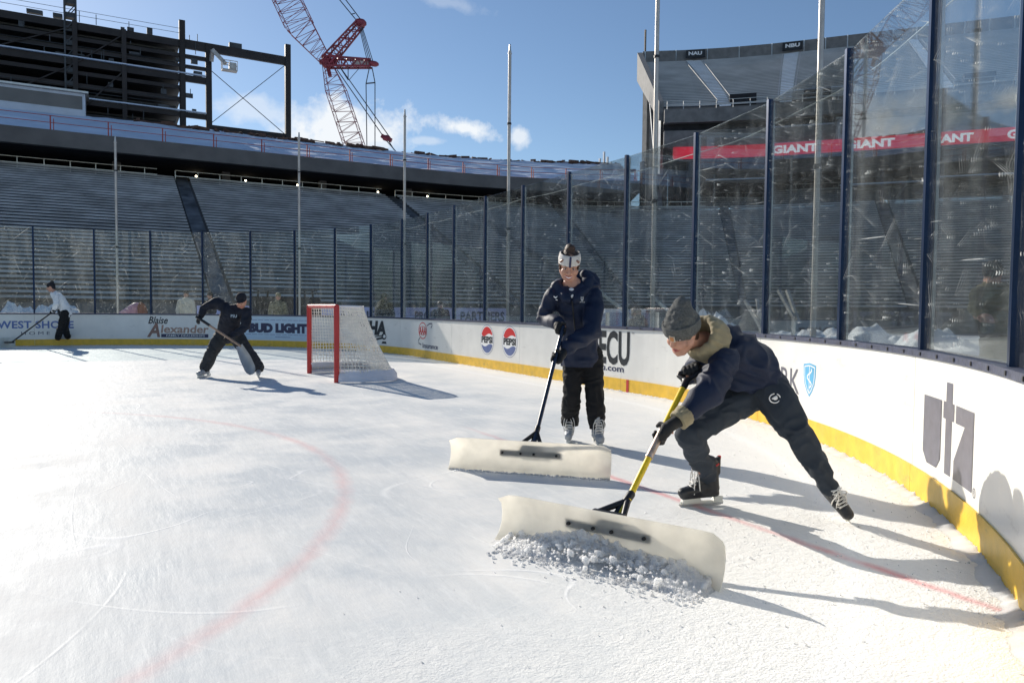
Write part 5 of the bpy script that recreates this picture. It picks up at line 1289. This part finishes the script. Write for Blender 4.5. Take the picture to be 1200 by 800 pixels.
bm = bmesh.new(); box(bm, c+UP*2.2, 2.3, 1.4, .10, RT, FW); bmesh.ops.bevel(bm, geom=bm.edges[:], offset=.03, segments=2); obj('roof', bm, 'deck', SV)
for sx_ in (-1, 1):
    for sy_ in (-.6, .6):
        bm = bmesh.new(); beam(bm, c+RT*1.05*sx_+FW*sy_+UP*1.2, c+RT*.95*sx_+FW*sy_+UP*2.2, .07); obj('roof_post', bm, 'black', SV)
        bm = bmesh.new(); q = c+RT*.95*sx_+FW*sy_*1.1+UP*.33; tube(bm, [q-FW*.1, q+FW*.1], .33, 18); obj('wheel', bm, 'black', SV, True)

# ------------------------------------------------------------------ snow on the ice
def chunk(bm, c, r, sub=1):
    m = Matrix.Translation(c) @ Matrix.Rotation(rnd.uniform(0, 6), 4, Vector((rnd.random(), rnd.random(), rnd.random()+.1)).normalized()) @ Matrix.Diagonal((r*rnd.uniform(.75, 1.25), r*rnd.uniform(.75, 1.25), r*rnd.uniform(.6, 1.1), 1))
    v = bmesh.ops.create_icosphere(bm, subdivisions=sub, radius=1, matrix=m)['verts']
    for q in v: q.co += (q.co-c)*noise.noise(q.co*70)*.55
b1, b2 = gnd(588, 629), gnd(849, 689); X = (b2-b1).normalized(); Nf = X.cross(UP); Nf = Nf if Nf.dot(CAM-b1) > 0 else -Nf
Lw = (b2-b1).length
def hprof(s): return .015+.085*math.exp(-((s-.42)/.26)**2)+.04*math.exp(-((s-.80)/.14)**2)
bm = bmesh.new(); rows_ = []
for i in range(121):
    s = -.02+1.0*i/120; row = []
    for j in range(25):
        t = j/24; f = -.03+.24*t*(.75+.35*math.sin(s*9)); h = hprof(s)*(1-t)**1.05*min(1, max(0, (s-.02))*12, (1.0-s)*14)
        p = b1+X*(Lw*s)+Nf*f
        h += (noise.noise(p*26)*.026+noise.noise(p*60)*.020+noise.noise(p*130)*.008+abs(noise.noise(p*12))*.03)*min(1, h*14)
        row.append(bm.verts.new(p+UP*max(-.002, h-.003)))
    rows_.append(row)
for a, b in zip(rows_, rows_[1:]):
    for k in range(24): bm.faces.new((a[k], b[k], b[k+1], a[k+1]))
V0 = [v for v in bm.verts if v.is_boundary]
ext = bmesh.ops.extrude_face_region(bm, geom=bm.faces[:])
for v in [g for g in ext['geom'] if isinstance(g, bmesh.types.BMVert)]: v.co.z = -.03
bmesh.ops.recalc_face_normals(bm, faces=bm.faces[:])
for i in range(1700):
    s = min(max(rnd.gauss(.50, .24), .06), .95); t = abs(rnd.gauss(0, .40))
    if t > 1.1: continue
    f = -.02+.24*t; h = hprof(s)*max(0, 1-t)**.8; big = rnd.random() < .05
    r = rnd.uniform(.010, .019) if big else rnd.uniform(.003, .008)
    chunk(bm, b1+X*(Lw*s)+Nf*f+UP*(h+rnd.uniform(-.4, .6)*r+.002), r, 2 if big else 1)
def fluff(v): v.co += Vector((noise.noise(v.co*90), noise.noise(v.co*90+Vector((9, 0, 0))), noise.noise(v.co*90+Vector((0, 9, 0)))))*.004 + Vector((noise.noise(v.co*210), noise.noise(v.co*210+Vector((9, 0, 0))), noise.noise(v.co*210+Vector((0, 9, 0)))))*.003
o = remesh('snow_heap', bm, 'snow', None, .0030, 3, 0, 1, 0, fluff); c = (b1+b2)/2; o.location = c; o.data.transform(Matrix.Translation(-c))
tag(o, 'heap of loose snow gathered in front of the nearest scraper', 'snow', None, 'stuff')
bm = bmesh.new()
for i in range(420):
    s = rnd.uniform(.08, .97); chunk(bm, b1+X*(Lw*s)+Nf*(.16+abs(rnd.gauss(0, .06)))+UP*.003, rnd.uniform(.003, .010), 1)
c1, c2 = gnd(528, 548), gnd(716, 561); X2 = (c2-c1).normalized(); N2 = X2.cross(UP); N2 = N2 if N2.dot(CAM-c1) > 0 else -N2
for i in range(300):
    s = rnd.random(); p = c1+X2*((c2-c1).length*s)+N2*(.03+abs(rnd.gauss(0, .02))); chunk(bm, p+UP*.003, rnd.uniform(.003, .009), 1)
for i in range(1100):
    if i < 900:
        s = rnd.uniform(4.5, 12.2); p = board(s, -abs(rnd.gauss(0, .55))-.03)[0]
    elif i < 1080:
        p = gnd(rnd.gauss(850, 130), rnd.uniform(600, 760))
    else: p = gnd(rnd.uniform(450, 1000), rnd.uniform(640, 800))
    chunk(bm, p+UP*.002, min(.008, .0012+abs(rnd.gauss(0, .0022))), 1)
tag(obj('snow_crumbs', bm, mat('crumb_snow', (.92, .92, .92), .8, trans=.55), None, True), 'scattered crumbs of snow on the ice', 'snow', None, 'stuff')
